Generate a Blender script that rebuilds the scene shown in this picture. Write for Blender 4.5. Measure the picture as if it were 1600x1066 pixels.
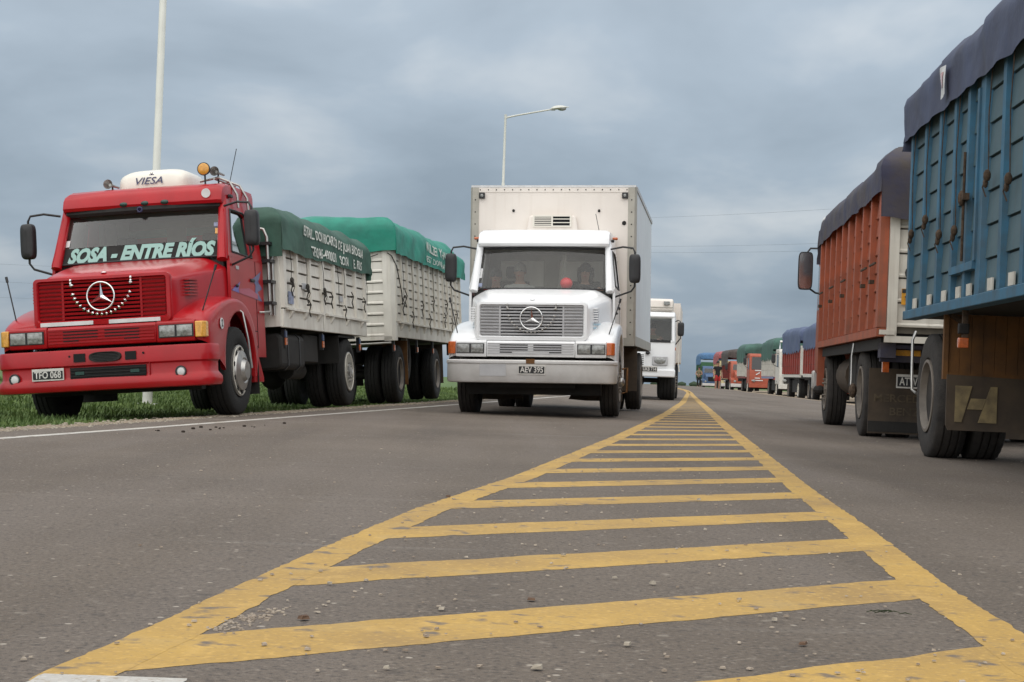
import bpy, bmesh, math, random
from math import sin, cos, pi, atan, atan2, radians, sqrt, hypot
from mathutils import Vector, Matrix, noise
random.seed(7)
for o in list(bpy.data.objects): bpy.data.objects.remove(o, do_unlink=True)
S = bpy.context.scene
COL = S.collection

# ------------------------------------------------------------------ camera
FPX = 2500.0            # focal length in photograph pixels (1600 wide)
CAMH = 0.62
cam = bpy.data.cameras.new('camera'); camo = bpy.data.objects.new('camera', cam); COL.objects.link(camo)
cam.sensor_width = 36.0; cam.lens = 36.0*FPX/1600.0; cam.clip_start = .05; cam.clip_end = 6000
PITCH = radians(1.077); ROLL = radians(2.0)
camo.matrix_world = (Matrix.Translation((0, 0, CAMH)) @ Matrix.Rotation(pi/2+PITCH, 4, 'X') @ Matrix.Rotation(ROLL, 4, 'Z'))
S.camera = camo

# ------------------------------------------------------------------ world
SUN_EL, SUN_AZ = radians(48), radians(196)      # azimuth clockwise from +Y: behind the camera, a little to its left
W = bpy.data.worlds.new('World'); S.world = W; W.use_nodes = True
nt = W.node_tree; nt.nodes.clear()
def N(t, **k):
    n = nt.nodes.new(t)
    for a, b in k.items(): setattr(n, a, b)
    return n
def math_node(op, a, b=None):
    n = N('ShaderNodeMath', operation=op)
    for i, v in enumerate((a, b)):
        if v is None: continue
        if isinstance(v, (int, float)): n.inputs[i].default_value = v
        else: nt.links.new(v, n.inputs[i])
    return n.outputs[0]
out = N('ShaderNodeOutputWorld'); bg = N('ShaderNodeBackground')
sky = N('ShaderNodeTexSky', sky_type='NISHITA'); sky.sun_disc = False
sky.sun_elevation = SUN_EL; sky.sun_rotation = SUN_AZ; sky.dust_density = 3
tc = N('ShaderNodeTexCoord'); sep = N('ShaderNodeSeparateXYZ'); nt.links.new(tc.outputs['Generated'], sep.inputs[0])
zc = math_node('MAXIMUM', sep.outputs[2], 0.0)
den = math_node('ADD', zc, 0.30)
px_ = math_node('DIVIDE', sep.outputs[0], den); py_ = math_node('DIVIDE', sep.outputs[1], den)
cmb = N('ShaderNodeCombineXYZ'); nt.links.new(px_, cmb.inputs[0]); nt.links.new(py_, cmb.inputs[1])
n1 = N('ShaderNodeTexNoise'); n1.inputs['Scale'].default_value = 2.3; n1.inputs['Detail'].default_value = 5; n1.inputs['Roughness'].default_value = .50; n1.inputs['Distortion'].default_value = .25
nt.links.new(cmb.outputs[0], n1.inputs['Vector'])
rmp = N('ShaderNodeValToRGB'); nt.links.new(n1.outputs[0], rmp.inputs[0])
e = rmp.color_ramp.elements
e[0].position = .30; e[0].color = (.143, .188, .236, 1)
e[1].position = .72; e[1].color = (.370, .398, .420, 1)
m_ = rmp.color_ramp.elements.new(.5); m_.color = (.203, .254, .308, 1)
# overcast sky: three times as bright overhead as at the horizon, and less blue
gain = math_node('ADD', math_node('MULTIPLY', zc, 2.2), 1.0)
wht = N('ShaderNodeMix', data_type='RGBA'); nt.links.new(math_node('MULTIPLY', zc, .9), wht.inputs[0])
nt.links.new(rmp.outputs[0], wht.inputs[6]); wht.inputs[7].default_value = (.33, .325, .315, 1)
vm = N('ShaderNodeVectorMath', operation='SCALE'); nt.links.new(wht.outputs[2], vm.inputs[0]); nt.links.new(gain, vm.inputs[3])
sk = N('ShaderNodeVectorMath', operation='SCALE'); nt.links.new(sky.outputs[0], sk.inputs[0]); sk.inputs[3].default_value = .06
mx = N('ShaderNodeMix', data_type='RGBA'); mx.inputs[0].default_value = .9
nt.links.new(sk.outputs[0], mx.inputs[6]); nt.links.new(vm.outputs[0], mx.inputs[7])
nt.links.new(mx.outputs[2], bg.inputs[0]); bg.inputs[1].default_value = 1.0
nt.links.new(bg.outputs[0], out.inputs[0])

# ------------------------------------------------------------------ sun (soft, behind thin cloud)
sl = bpy.data.lights.new('sun', 'SUN'); sl.energy = 1.5; sl.angle = radians(120); sl.color = (1, .94, .86)
so = bpy.data.objects.new('sun', sl); COL.objects.link(so)
sd = Vector((sin(SUN_AZ)*cos(SUN_EL), cos(SUN_AZ)*cos(SUN_EL), sin(SUN_EL)))
so.rotation_euler = sd.to_track_quat('Z', 'Y').to_euler(); so.location = (0, 0, 30)
vs = S.view_settings; vs.view_transform = 'Standard'; vs.look = 'None'; vs.exposure = 0.55; vs.gamma = 1; vs.use_curve_mapping = False
S.render.engine = 'CYCLES'

# ------------------------------------------------------------------ materials
MATS = {}
def mat(name, col, rough=.5, metal=0., var=.12, scale=6., col2=None, bump=0., bscale=60., coat=0., dirt=0., dirtcol=(.16, .13, .10), dz=(.2, 1.2), emit=None, spec=.5, streak=0.):
    if name in MATS: return MATS[name]
    m = bpy.data.materials.new(name); m.use_nodes = True; t = m.node_tree; b = t.nodes['Principled BSDF']
    def n(k): return t.nodes.new(k)
    tcn = n('ShaderNodeTexCoord')
    nz = n('ShaderNodeTexNoise'); nz.inputs['Scale'].default_value = scale; nz.inputs['Detail'].default_value = 6; nz.inputs['Roughness'].default_value = .62
    t.links.new(tcn.outputs['Object'], nz.inputs['Vector'])
    r = n('ShaderNodeValToRGB'); t.links.new(nz.outputs[0], r.inputs[0])
    c2 = col2 if col2 else tuple(max(0, c*(1-var*2.2)) for c in col)
    r.color_ramp.elements[0].position = .32; r.color_ramp.elements[0].color = (*c2, 1)
    r.color_ramp.elements[1].position = .62; r.color_ramp.elements[1].color = (*col, 1)
    src = r.outputs[0]
    if streak:
        mp = n('ShaderNodeMapping'); t.links.new(tcn.outputs['Object'], mp.inputs[0]); mp.inputs['Scale'].default_value = (14, 14, .8)
        n3 = n('ShaderNodeTexNoise'); n3.inputs['Scale'].default_value = 1.; n3.inputs['Detail'].default_value = 4; t.links.new(mp.outputs[0], n3.inputs['Vector'])
        r3 = n('ShaderNodeMapRange'); r3.inputs[1].default_value = .52; r3.inputs[2].default_value = .75; r3.inputs[4].default_value = streak; t.links.new(n3.outputs[0], r3.inputs[0])
        mm = n('ShaderNodeMix'); mm.data_type = 'RGBA'; t.links.new(r3.outputs[0], mm.inputs[0]); t.links.new(src, mm.inputs[6]); mm.inputs[7].default_value = (*dirtcol, 1); src = mm.outputs[2]
    if dirt:
        sp = n('ShaderNodeSeparateXYZ'); t.links.new(tcn.outputs['Object'], sp.inputs[0])
        mr = n('ShaderNodeMapRange'); t.links.new(sp.outputs[2], mr.inputs[0]); mr.inputs[1].default_value = dz[1]; mr.inputs[2].default_value = dz[0]; mr.inputs[3].default_value = .15*dirt; mr.inputs[4].default_value = dirt
        n2 = n('ShaderNodeTexNoise'); n2.inputs['Scale'].default_value = 2.5; n2.inputs['Detail'].default_value = 8; t.links.new(tcn.outputs['Object'], n2.inputs['Vector'])
        r2 = n('ShaderNodeMapRange'); r2.inputs[1].default_value = .35; r2.inputs[2].default_value = .7; t.links.new(n2.outputs[0], r2.inputs[0])
        mu = n('ShaderNodeMath'); mu.operation = 'MULTIPLY'; t.links.new(mr.outputs[0], mu.inputs[0]); t.links.new(r2.outputs[0], mu.inputs[1])
        mm = n('ShaderNodeMix'); mm.data_type = 'RGBA'; t.links.new(mu.outputs[0], mm.inputs[0]); t.links.new(src, mm.inputs[6]); mm.inputs[7].default_value = (*dirtcol, 1); src = mm.outputs[2]
    t.links.new(src, b.inputs['Base Color'])
    b.inputs['Roughness'].default_value = rough; b.inputs['Metallic'].default_value = metal
    b.inputs['Coat Weight'].default_value = coat; b.inputs['Coat Roughness'].default_value = .12
    b.inputs['Specular IOR Level'].default_value = spec
    if bump:
        nb = n('ShaderNodeTexNoise'); nb.inputs['Scale'].default_value = bscale; nb.inputs['Detail'].default_value = 4; t.links.new(tcn.outputs['Object'], nb.inputs['Vector'])
        bp = n('ShaderNodeBump'); bp.inputs['Strength'].default_value = bump; bp.inputs['Distance'].default_value = .02; t.links.new(nb.outputs[0], bp.inputs['Height']); t.links.new(bp.outputs[0], b.inputs['Normal'])
    if emit: b.inputs['Emission Color'].default_value = (*emit, 1); b.inputs['Emission Strength'].default_value = 1
    MATS[name] = m; return m
def glassmat(name, tint, refl=.10):
    m = bpy.data.materials.new(name); m.use_nodes = True; t = m.node_tree; t.nodes.clear()
    o = t.nodes.new('ShaderNodeOutputMaterial'); mx = t.nodes.new('ShaderNodeMixShader'); tr = t.nodes.new('ShaderNodeBsdfTransparent'); gl = t.nodes.new('ShaderNodeBsdfGlossy')
    tr.inputs[0].default_value = (*tint, 1); gl.inputs['Roughness'].default_value = .03
    df = t.nodes.new('ShaderNodeBsdfDiffuse'); df.inputs[0].default_value = (.42, .42, .38, 1)      # film of dust
    nz = t.nodes.new('ShaderNodeTexNoise'); nz.inputs['Scale'].default_value = 3; tcn = t.nodes.new('ShaderNodeTexCoord'); t.links.new(tcn.outputs['Object'], nz.inputs['Vector'])
    mr = t.nodes.new('ShaderNodeMapRange'); mr.inputs[3].default_value = .0; mr.inputs[4].default_value = .06; t.links.new(nz.outputs[0], mr.inputs[0])
    m2 = t.nodes.new('ShaderNodeMixShader'); t.links.new(mr.outputs[0], m2.inputs[0]); t.links.new(tr.outputs[0], m2.inputs[1]); t.links.new(df.outputs[0], m2.inputs[2])
    fr = t.nodes.new('ShaderNodeFresnel'); fr.inputs[0].default_value = 1.38
    ad = t.nodes.new('ShaderNodeMath'); ad.operation = 'ADD'; ad.inputs[1].default_value = refl; t.links.new(fr.outputs[0], ad.inputs[0])
    t.links.new(ad.outputs[0], mx.inputs[0]); t.links.new(m2.outputs[0], mx.inputs[1]); t.links.new(gl.outputs[0], mx.inputs[2]); t.links.new(mx.outputs[0], o.inputs[0])
    MATS[name] = m; return m

# ------------------------------------------------------------------ mesh helpers
class MB:
    def __init__(s): s.v = []; s.f = []
    def add(s, vs, fs):
        k = len(s.v); s.v += [tuple(v) for v in vs]; s.f += [tuple(i+k for i in f) for f in fs]; return s
    def box(s, x0, x1, y0, y1, z0, z1, M=None):
        vs = [Vector((x, y, z)) for x in (x0, x1) for y in (y0, y1) for z in (z0, z1)]
        if M: vs = [M @ v for v in vs]
        return s.add(vs, [(0,1,3,2),(4,6,7,5),(0,4,5,1),(2,3,7,6),(0,2,6,4),(1,5,7,3)])
    def prism(s, poly, x0, x1, axis='x'):
        """poly: 2-D points; extruded along axis: x -> (y,z), y -> (x,z), z -> (x,y)"""
        n = len(poly)
        f = {'x': lambda p, t: (t, p[0], p[1]), 'y': lambda p, t: (p[0], t, p[1]), 'z': lambda p, t: (p[0], p[1], t)}[axis]
        s.add([f(p, x0) for p in poly]+[f(p, x1) for p in poly], [tuple(range(n))[::-1], tuple(range(n, 2*n))]+[(i, (i+1) % n, n+(i+1) % n, n+i) for i in range(n)])
        return s
    def tube(s, pts, r, n=8, cap=True):
        pts = [Vector(p) for p in pts]; rs = r if isinstance(r, (list, tuple)) else [r]*len(pts)
        rings = []; up = Vector((0, 0, 1)); prev = None
        for i, p in enumerate(pts):
            d = (pts[min(i+1, len(pts)-1)]-pts[max(i-1, 0)]).normalized()
            if prev is None: a = d.orthogonal().normalized()
            else:
                a = prev-d*prev.dot(d)
                a = a.normalized() if a.length > 1e-6 else d.orthogonal().normalized()
            prev = a; b = d.cross(a)
            rings.append([p+(a*cos(2*pi*k/n)+b*sin(2*pi*k/n))*rs[i] for k in range(n)])
        vs = [v for rg in rings for v in rg]; fs = []
        for i in range(len(pts)-1):
            for k in range(n): fs.append((i*n+k, i*n+(k+1) % n, (i+1)*n+(k+1) % n, (i+1)*n+k))
        if cap: fs += [tuple(range(n))[::-1], tuple((len(pts)-1)*n+k for k in range(n))]
        return s.add(vs, fs)
    def lathe(s, prof, c=(0,0,0), axis='x', n=32, jag=None, closed=False):
        """prof: (along, radius)"""
        vs = []; m = len(prof)
        for k in range(n):
            a = 2*pi*k/n
            for j, (t, r) in enumerate(prof):
                if jag and j in jag and k % 2: r -= jag[j]
                if axis == 'x': vs.append((c[0]+t, c[1]+r*cos(a), c[2]+r*sin(a)))
                elif axis == 'y': vs.append((c[0]+r*cos(a), c[1]+t, c[2]+r*sin(a)))
                else: vs.append((c[0]+r*cos(a), c[1]+r*sin(a), c[2]+t))
        fs = []
        for k in range(n):
            k2 = (k+1) % n
            for j in range(m if closed else m-1):
                j2 = (j+1) % m
                fs.append((k*m+j, k2*m+j, k2*m+j2, k*m+j2))
        if not closed:
            for j in (0, m-1):
                if prof[j][1] > 1e-4: fs.append(tuple(k*m+j for k in range(n)))
        return s.add(vs, fs)
    def grid(s, P, cu=False):
        nu = len(P); nv = len(P[0]); fs = []
        for i in range(nu-1 if not cu else nu):
            for j in range(nv-1): fs.append((i*nv+j, ((i+1) % nu)*nv+j, ((i+1) % nu)*nv+j+1, i*nv+j+1))
        return s.add([p for r in P for p in r], fs)
    def ball(s, c, r, n=10, m=6):
        rx, ry, rz = r if isinstance(r, (tuple, list)) else (r, r, r)
        P = [[(c[0]+rx*sin(pi*i/m)*cos(2*pi*k/n), c[1]+ry*sin(pi*i/m)*sin(2*pi*k/n), c[2]+rz*cos(pi*i/m)) for i in range(m+1)] for k in range(n)]
        return s.grid(P, True)
    def mesh(s, name):
        me = bpy.data.meshes.new(name); me.from_pydata(s.v, [], s.f); me.update()
        bm = bmesh.new(); bm.from_mesh(me); bmesh.ops.remove_doubles(bm, verts=bm.verts, dist=1e-5); bmesh.ops.recalc_face_normals(bm, faces=bm.faces); bm.to_mesh(me); bm.free()
        return me
def link(name, me, m=None, parent=None, loc=None, rot=None, smooth=None, bevel=0, seg=2, sub=0, solid=0):
    o = bpy.data.objects.new(name, me); COL.objects.link(o)
    if m is not None and not me.materials: me.materials.append(MATS[m] if isinstance(m, str) else m)
    if parent: o.parent = parent
    if loc: o.location = loc
    if rot: o.rotation_euler = rot
    if solid:
        k = o.modifiers.new('solid', 'SOLIDIFY'); k.thickness = solid; k.offset = 0
    if sub:
        k = o.modifiers.new('sub', 'SUBSURF'); k.levels = sub; k.render_levels = sub
    if bevel:
        k = o.modifiers.new('bevel', 'BEVEL'); k.width = bevel; k.segments = seg; k.limit_method = 'ANGLE'; k.angle_limit = radians(40)
    if smooth is not None or bevel or sub:
        a = smooth if smooth else (60 if sub else 35)
        me.polygons.foreach_set('use_smooth', [True]*len(me.polygons))
        try: me.set_sharp_from_angle(angle=radians(a))
        except Exception: pass
    return o
def obj(name, mb, m, parent=None, **k): return link(name, mb.mesh(name), m, parent, **k)
def Bx(*a, **k): return MB().box(*a, **k)
def root(name, label, cat, loc=(0,0,0), rot=(0,0,0), group=None):
    o = bpy.data.objects.new(name, None); COL.objects.link(o); o.location = loc; o.rotation_euler = rot; o.empty_display_size = .3
    return tag(o, label, cat, group)
def tag(o, label=None, cat=None, group=None, kind=None):
    if label: o['label'] = label
    if cat: o['category'] = cat
    if group: o['group'] = group
    if kind: o['kind'] = kind
    return o
def copy_tree(o, parent=None):
    c = o.copy(); COL.objects.link(c)
    if parent is not None: c.parent = parent
    for ch in o.children: copy_tree(ch, c)
    return c
def text_mesh(txt, size=1., shear=0., bold=0., space=1., wide=1.):
    """flat lettering from the built-in font, centred on the origin; x to the right, y up"""
    cu = bpy.data.curves.new('t', 'FONT'); cu.body = txt; cu.size = size; cu.shear = shear; cu.offset = bold; cu.space_character = space
    cu.align_x = 'CENTER'; cu.align_y = 'CENTER'; cu.resolution_u = 3
    o = bpy.data.objects.new('t', cu); COL.objects.link(o)
    dg = bpy.context.evaluated_depsgraph_get(); dg.update()
    me = bpy.data.meshes.new_from_object(o.evaluated_get(dg))
    bpy.data.objects.remove(o, do_unlink=True); bpy.data.curves.remove(cu)
    me.materials.clear()
    for v in me.vertices: v.co.x *= wide
    return me
def text_on(name, parent, m, txt, fn, size, width=None, **k):
    """lettering mapped through fn(u, v) -> point"""
    me = text_mesh(txt, size, **k)
    if width:
        xs = [v.co.x for v in me.vertices]; s = width/(max(xs)-min(xs)); c = (max(xs)+min(xs))/2
        for v in me.vertices: v.co.x = (v.co.x-c)*s
    for v in me.vertices: v.co = Vector(fn(v.co.x, v.co.y))
    me.update()
    return link(name, me, m, parent)
def lerp(a, b, t): return a+(b-a)*t
def interp(pts, t):
    """piecewise linear (t, v)"""
    if t <= pts[0][0]: a, b = pts[0], pts[1]
    elif t >= pts[-1][0]: a, b = pts[-2], pts[-1]
    else:
        for a, b in zip(pts, pts[1:]):
            if a[0] <= t <= b[0]: break
    return a[1]+(b[1]-a[1])*(t-a[0])/(b[0]-a[0])

# colours
mat('red_paint', (.40, .006, .012), .30, var=.10, scale=2, coat=.22, dirt=.4, dz=(.3, 1.5), dirtcol=(.15, .028, .020), spec=.25)
mat('white_paint', (.80, .81, .82), .30, var=.02, scale=2, coat=.5, dirt=.30, dz=(.4, 1.3), dirtcol=(.42, .40, .36))
mat('cream_paint', (.76, .70, .64), .5, var=.03, scale=1.5, dirt=.25, dz=(1.0, 3.0), dirtcol=(.45, .36, .28), streak=.15)
mat('box_side', (.64, .67, .70), .45, var=.04, scale=1.5, streak=.2)
mat('box_trim', (.40, .38, .33), .45, metal=.3, var=.08, scale=4)
mat('grille_grey', (.44, .44, .45), .4, var=.05)
mat('grille_red', (.30, .006, .010), .4, var=.06, spec=.25)
mat('bumper_grey', (.60, .585, .57), .42, metal=.15, var=.10, scale=3, col2=(.50, .49, .475), dirt=.5, dz=(.45, .8), dirtcol=(.22, .19, .16))
mat('bumper_pale', (.58, .57, .56), .38, metal=.3, var=.05)
mat('black_plastic', (.018, .018, .02), .5, var=.15)
mat('dark_void', (.006, .006, .007), .9, var=.1)
mat('dark_green_lamp', (.01, .05, .04), .25, var=.1)
mat('chassis', (.013, .012, .011), .8, var=.25, scale=8, dirt=.5, dz=(.1, 1.2), dirtcol=(.035, .028, .022))
mat('tyre', (.011, .0105, .010), .85, var=.2, scale=10, dirt=.0, bump=.3)
mat('tyre_dusty', (.040, .035, .031), .9, var=.25, scale=6, col2=(.018, .016, .015), bump=.3)
mat('chrome', (.78, .78, .78), .12, metal=1, var=.04)
mat('steel', (.45, .44, .42), .35, metal=.8, var=.1)
mat('rim_white', (.60, .57, .50), .5, var=.1, scale=5, dirt=.0)
mat('rim_grey', (.22, .19, .16), .6, var=.2, scale=5)
mat('lens_clear', (.30, .31, .30), .08, var=.25, scale=25, col2=(.12, .12, .11), coat=1)
mat('lens_amber', (.75, .36, .05), .2, var=.15, scale=30, coat=.5)
mat('lens_orange', (.58, .13, .03), .2, var=.15, scale=30, coat=.5)
mat('lens_red', (.42, .03, .03), .3, var=.15, coat=.5)
mat('lens_blue', (.04, .07, .16), .3, var=.15)
mat('plate_black', (.012, .012, .014), .5, var=.1)
mat('plate_white', (.62, .60, .56), .5, var=.08)
mat('letter_mint', (.27, .44, .40), .5, var=.04)
mat('letter_white', (.74, .76, .70), .8, var=.12, scale=9)
mat('letter_dull', (.26, .20, .10), .9, var=.25, scale=9, col2=(.13, .10, .06))
mat('letter_faint', (.12, .09, .055), .9, var=.25, scale=9, col2=(.06, .048, .035))
mat('letter_navy', (.03, .03, .09), .5, var=.05)
mat('letter_dark', (.03, .03, .03), .6, var=.05)
mat('tarp_green', (.042, .108, .078), .72, var=.22, scale=2, col2=(.026, .070, .050), bump=.4, bscale=7)
mat('tarp_jade', (.012, .235, .165), .6, var=.2, scale=2.5, col2=(.010, .16, .118), bump=.4, bscale=7)
mat('tarp_navy', (.056, .070, .128), .7, var=.2, scale=1.6, col2=(.040, .043, .072), bump=.4, bscale=7)
mat('tarp_purple', (.036, .036, .068), .75, var=.3, scale=3, col2=(.062, .050, .046), bump=.4, bscale=7)
mat('side_white', (.75, .72, .65), .6, var=.05, scale=3, dirt=.30, dz=(1., 2.2), dirtcol=(.30, .24, .18), streak=.35)
mat('side_white2', (.70, .66, .58), .6, var=.06, scale=3, dirt=.35, dz=(1., 2.6), dirtcol=(.28, .22, .16), streak=.4)
mat('side_joint', (.10, .085, .065), .8, var=.15)
mat('orange_paint', (.38, .080, .026), .6, var=.12, scale=4, col2=(.25, .060, .026), dirt=.4, dz=(1., 2.8), dirtcol=(.12, .07, .045), streak=.5)
mat('orange_joint', (.09, .03, .018), .8, var=.2)
mat('blue_paint', (.060, .135, .172), .65, var=.2, scale=2.5, col2=(.048, .088, .105), dirt=.35, dz=(1.2, 3.), dirtcol=(.10, .095, .08), streak=.4)
mat('blue_post', (.028, .132, .225), .6, var=.12, scale=4, col2=(.034, .082, .12), streak=.3, dirtcol=(.10, .09, .08))
mat('blue_joint', (.020, .045, .06), .8, var=.2)
mat('ochre_wood', (.165, .070, .016), .8, var=.25, scale=4, col2=(.075, .036, .013))
mat('flap', (.078, .056, .037), .85, var=.25, scale=4, col2=(.045, .034, .025))
mat('flap_dark', (.022, .02, .018), .85, var=.25, scale=4)
mat('rope', (.085, .055, .035), .95, var=.3, scale=30)
mat('rope_black', (.055, .048, .040), .95, var=.3, scale=30)
mat('interior', (.035, .034, .032), .85, var=.15)
mat('seat_cloth', (.022, .021, .020), .9, var=.2)
mat('lining', (.24, .225, .20), .9, var=.08)
mat('unit_cream', (.74, .70, .62), .4, var=.03, coat=.3)
mat('skin', (.36, .19, .13), .6, var=.06)
mat('hair_dark', (.012, .010, .009), .6, var=.2)
mat('hair_grey', (.22, .20, .18), .7, var=.2)
mat('shirt_black', (.012, .012, .014), .9, var=.2)
mat('shirt_white', (.5, .48, .46), .9, var=.1)
mat('shirt_red', (.42, .025, .025), .9, var=.1)
mat('shirt_tan', (.20, .17, .10), .9, var=.15)
mat('jeans', (.05, .075, .13), .9, var=.2)
mat('balloon_red', (.80, .035, .05), .3, var=.05)
mat('decal_purple', (.12, .09, .42), .3, var=.05, coat=.5)
mat('decal_magenta', (.42, .02, .09), .3, var=.05, coat=.5)
mat('decal_blue', (.06, .06, .22), .3, var=.05, coat=.5)
mat('stripe_sky', (.30, .55, .68), .3, var=.1, coat=.4)
mat('sticker', (.66, .66, .66), .5, var=.08)
mat('sticker_blue', (.28, .32, .46), .5, var=.2, scale=20)
mat('pole_paint', (.62, .62, .57), .45, var=.05, scale=2, streak=.2, dirtcol=(.3, .28, .24))
mat('wire', (.16, .18, .20), .6, var=.05)
glassmat('glass', (.80, .84, .82), .028)
glassmat('glass_dark', (.22, .24, .24), .05)
glassmat('glass_pale', (.75, .78, .76), .05)
# ------------------------------------------------------------------ ground, road
def zroad(d):
    return 0. if d < 70 else (-.0025*(d-70)**2/80 if d < 150 else -.2-.005*(d-150))
LEFT_LINE = [(-20,-9.1),(0,-5.75),(3,-5.24),(11.77,-3.74),(14,-3.33),(17.46,-2.76),(28.16,-.97),(42,1.3),(55,3.2),(70,4.9),(85,6.3),(110,8.1),(150,10.6),(200,13.2),(300,17),(1500,60)]
RIGHT_EDGE = [(-20,4.2),(0,5.6),(14,6.7),(24,7.6),(40,9.2),(50,9.95),(74,11.2),(110,13.9),(150,16.9),(200,20.6),(300,27),(1500,90)]
def xl(d): return interp(LEFT_LINE, d)-.50
def xr(d): return interp(RIGHT_EDGE, d)
def wob(d, s, a=.06): return a*noise.noise((d*1.3, s, 0))+a*.6*noise.noise((d*5., s, 3))

ys = [-20+1.0*i for i in range(70)]+[50+3*i for i in range(50)]+[200+25*i for i in range(53)]
# terrain: one sheet reaching the horizon
ex = [-1600,-700,-300,-120,-60,-36,-22,-15,-11,-8,-6,-4.5,-3.2,-2.3,-1.6,-1.1,-.7,-.4,-.2,0]
P = []
for d in ys+[1700, 2600]:
    a, b, z = xl(d)+wob(d, 1), xr(d)+wob(d, 7), zroad(d)
    row = []
    for s in ex:
        x = a+s; q = -s
        zz = z-.035-.055*min(q, 3.2)+(.02*min(q-3.2, 5) if q > 3.2 else 0)
        if q > .15: zz += .03*noise.noise((x*.8, d*.5, 1))
        if q > 9: zz += .10*noise.noise((x*.06, d*.04, 5))
        row.append((x, d, zz))
    row += [(lerp(a, b, t), d, z-.05) for t in (.1, .5, .9)]
    for s in ex[::-1]:
        x = b-s; q = -s
        zz = z-.035-.09*min(q, 3.0)+(.02*min(q-3, 5) if q > 3 else 0)
        if q > .15: zz += .03*noise.noise((x*.8, d*.5, 2))
        row.append((x, d, zz))
    P.append(row)
gm = bpy.data.materials.new('verge'); gm.use_nodes = True; t = gm.node_tree; b = t.nodes['Principled BSDF']
tcn = t.nodes.new('ShaderNodeTexCoord')
def tn(sc, det=6, src=None):
    q = t.nodes.new('ShaderNodeTexNoise'); q.inputs['Scale'].default_value = sc; q.inputs['Detail'].default_value = det; t.links.new(tcn.outputs['Object'] if src is None else src, q.inputs['Vector']); return q.outputs[0]
def tramp(src, stops):
    r = t.nodes.new('ShaderNodeValToRGB'); t.links.new(src, r.inputs[0])
    for i, (p_, c_) in enumerate(stops):
        el = r.color_ramp.elements[i] if i < 2 else r.color_ramp.elements.new(p_)
        el.position = p_; el.color = (*c_, 1)
    return r.outputs[0]
t.links.new(tramp(tn(1.7), [(.3, (.045, .085, .020)), (.7, (.095, .155, .036))]), b.inputs['Base Color']); b.inputs['Roughness'].default_value = .95
MATS['verge'] = gm
g = obj('ground', MB().grid(P), 'verge', smooth=60); tag(g, 'green grass verge and fields either side of the road', 'ground', kind='structure')

# asphalt
am = bpy.data.materials.new('asphalt'); am.use_nodes = True; t = am.node_tree; b = t.nodes['Principled BSDF']; tcn = t.nodes.new('ShaderNodeTexCoord')
def tmix(f, a, c2, op='MIX'):
    m = t.nodes.new('ShaderNodeMix'); m.data_type = 'RGBA'; m.blend_type = op
    if isinstance(f, float): m.inputs[0].default_value = f
    else: t.links.new(f, m.inputs[0])
    for i, v in ((6, a), (7, c2)):
        if isinstance(v, tuple): m.inputs[i].default_value = (*v, 1)
        else: t.links.new(v, m.inputs[i])
    return m.outputs[2]
def tmr(src, a, b_, c_=0., d_=1.):
    m = t.nodes.new('ShaderNodeMapRange'); t.links.new(src, m.inputs[0])
    for i, v in enumerate((a, b_, c_, d_)): m.inputs[i+1].default_value = v
    return m.outputs[0]
mpn = t.nodes.new('ShaderNodeMapping'); t.links.new(tcn.outputs['Object'], mpn.inputs[0]); mpn.inputs['Rotation'].default_value = (0, 0, radians(8)); mpn.inputs['Scale'].default_value = (1.2, .10, 1)
lane = tn(1.0, 5, mpn.outputs[0])
base = tramp(tn(.55, 8), [(.30, (.104, .081, .061)), (.70, (.154, .123, .096))])
base = tmix(tmr(lane, .47, .70, 0, .6), base, (.168, .140, .120))
base = tmix(tmr(lane, .46, .30, 0, .55), base, (.078, .062, .050))
mps = t.nodes.new('ShaderNodeMapping'); t.links.new(tcn.outputs['Object'], mps.inputs[0]); mps.inputs['Rotation'].default_value = (0, 0, radians(-12)); mps.inputs['Scale'].default_value = (.28, 3.2, 1)
scf = tn(1.0, 7, mps.outputs[0])
base = tmix(tmr(scf, .62, .72, 0, .5), base, (.21, .185, .16))
base = tmix(tmr(scf, .36, .28, 0, .4), base, (.07, .056, .045))
patch = tn(.16, 4)
base = tmix(tmr(patch, .50, .66, 0, .30), base, (.165, .138, .112))
fine = tn(62, 5)
base = tmix(tmr(fine, .58, .68, 0, .6), base, (.24, .20, .165))
base = tmix(tmr(fine, .45, .36, 0, .65), base, (.045, .038, .034))
mid = tn(17, 7)
base = tmix(tmr(mid, .62, .72, 0, .5), base, (.30, .26, .215))
base = tmix(tmr(mid, .40, .30, 0, .5), base, (.05, .042, .038))
vo = t.nodes.new('ShaderNodeTexVoronoi'); vo.inputs['Scale'].default_value = 16; t.links.new(tcn.outputs['Object'], vo.inputs['Vector'])
spk = tmr(vo.outputs['Distance'], .16, .10, 0, 1)
sv = t.nodes.new('ShaderNodeSeparateXYZ'); t.links.new(vo.outputs['Color'], sv.inputs[0]); sp2 = t.nodes.new('ShaderNodeMath'); sp2.operation = 'MULTIPLY'; t.links.new(spk, sp2.inputs[0]); t.links.new(tmr(sv.outputs[0], .80, .84, 0, .8), sp2.inputs[1])
base = tmix(sp2.outputs[0], base, (.42, .37, .31))
t.links.new(base, b.inputs['Base Color']); b.inputs['Roughness'].default_value = .85
bp = t.nodes.new('ShaderNodeBump'); bp.inputs['Strength'].default_value = .8; bp.inputs['Distance'].default_value = .02; t.links.new(tn(70, 5), bp.inputs['Height']); t.links.new(bp.outputs[0], b.inputs['Normal'])
MATS['asphalt'] = am
def road_z(x, d): return zroad(d)
rows = []
for d in ys+[1700]:
    a, c = xl(d)+wob(d, 1), xr(d)+wob(d, 7)
    rows.append([(a-.05, d, zroad(d)-.09)]+[(lerp(a, c, k/14), d, zroad(d)) for k in range(15)]+[(c+.05, d, zroad(d)-.09)])
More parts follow.
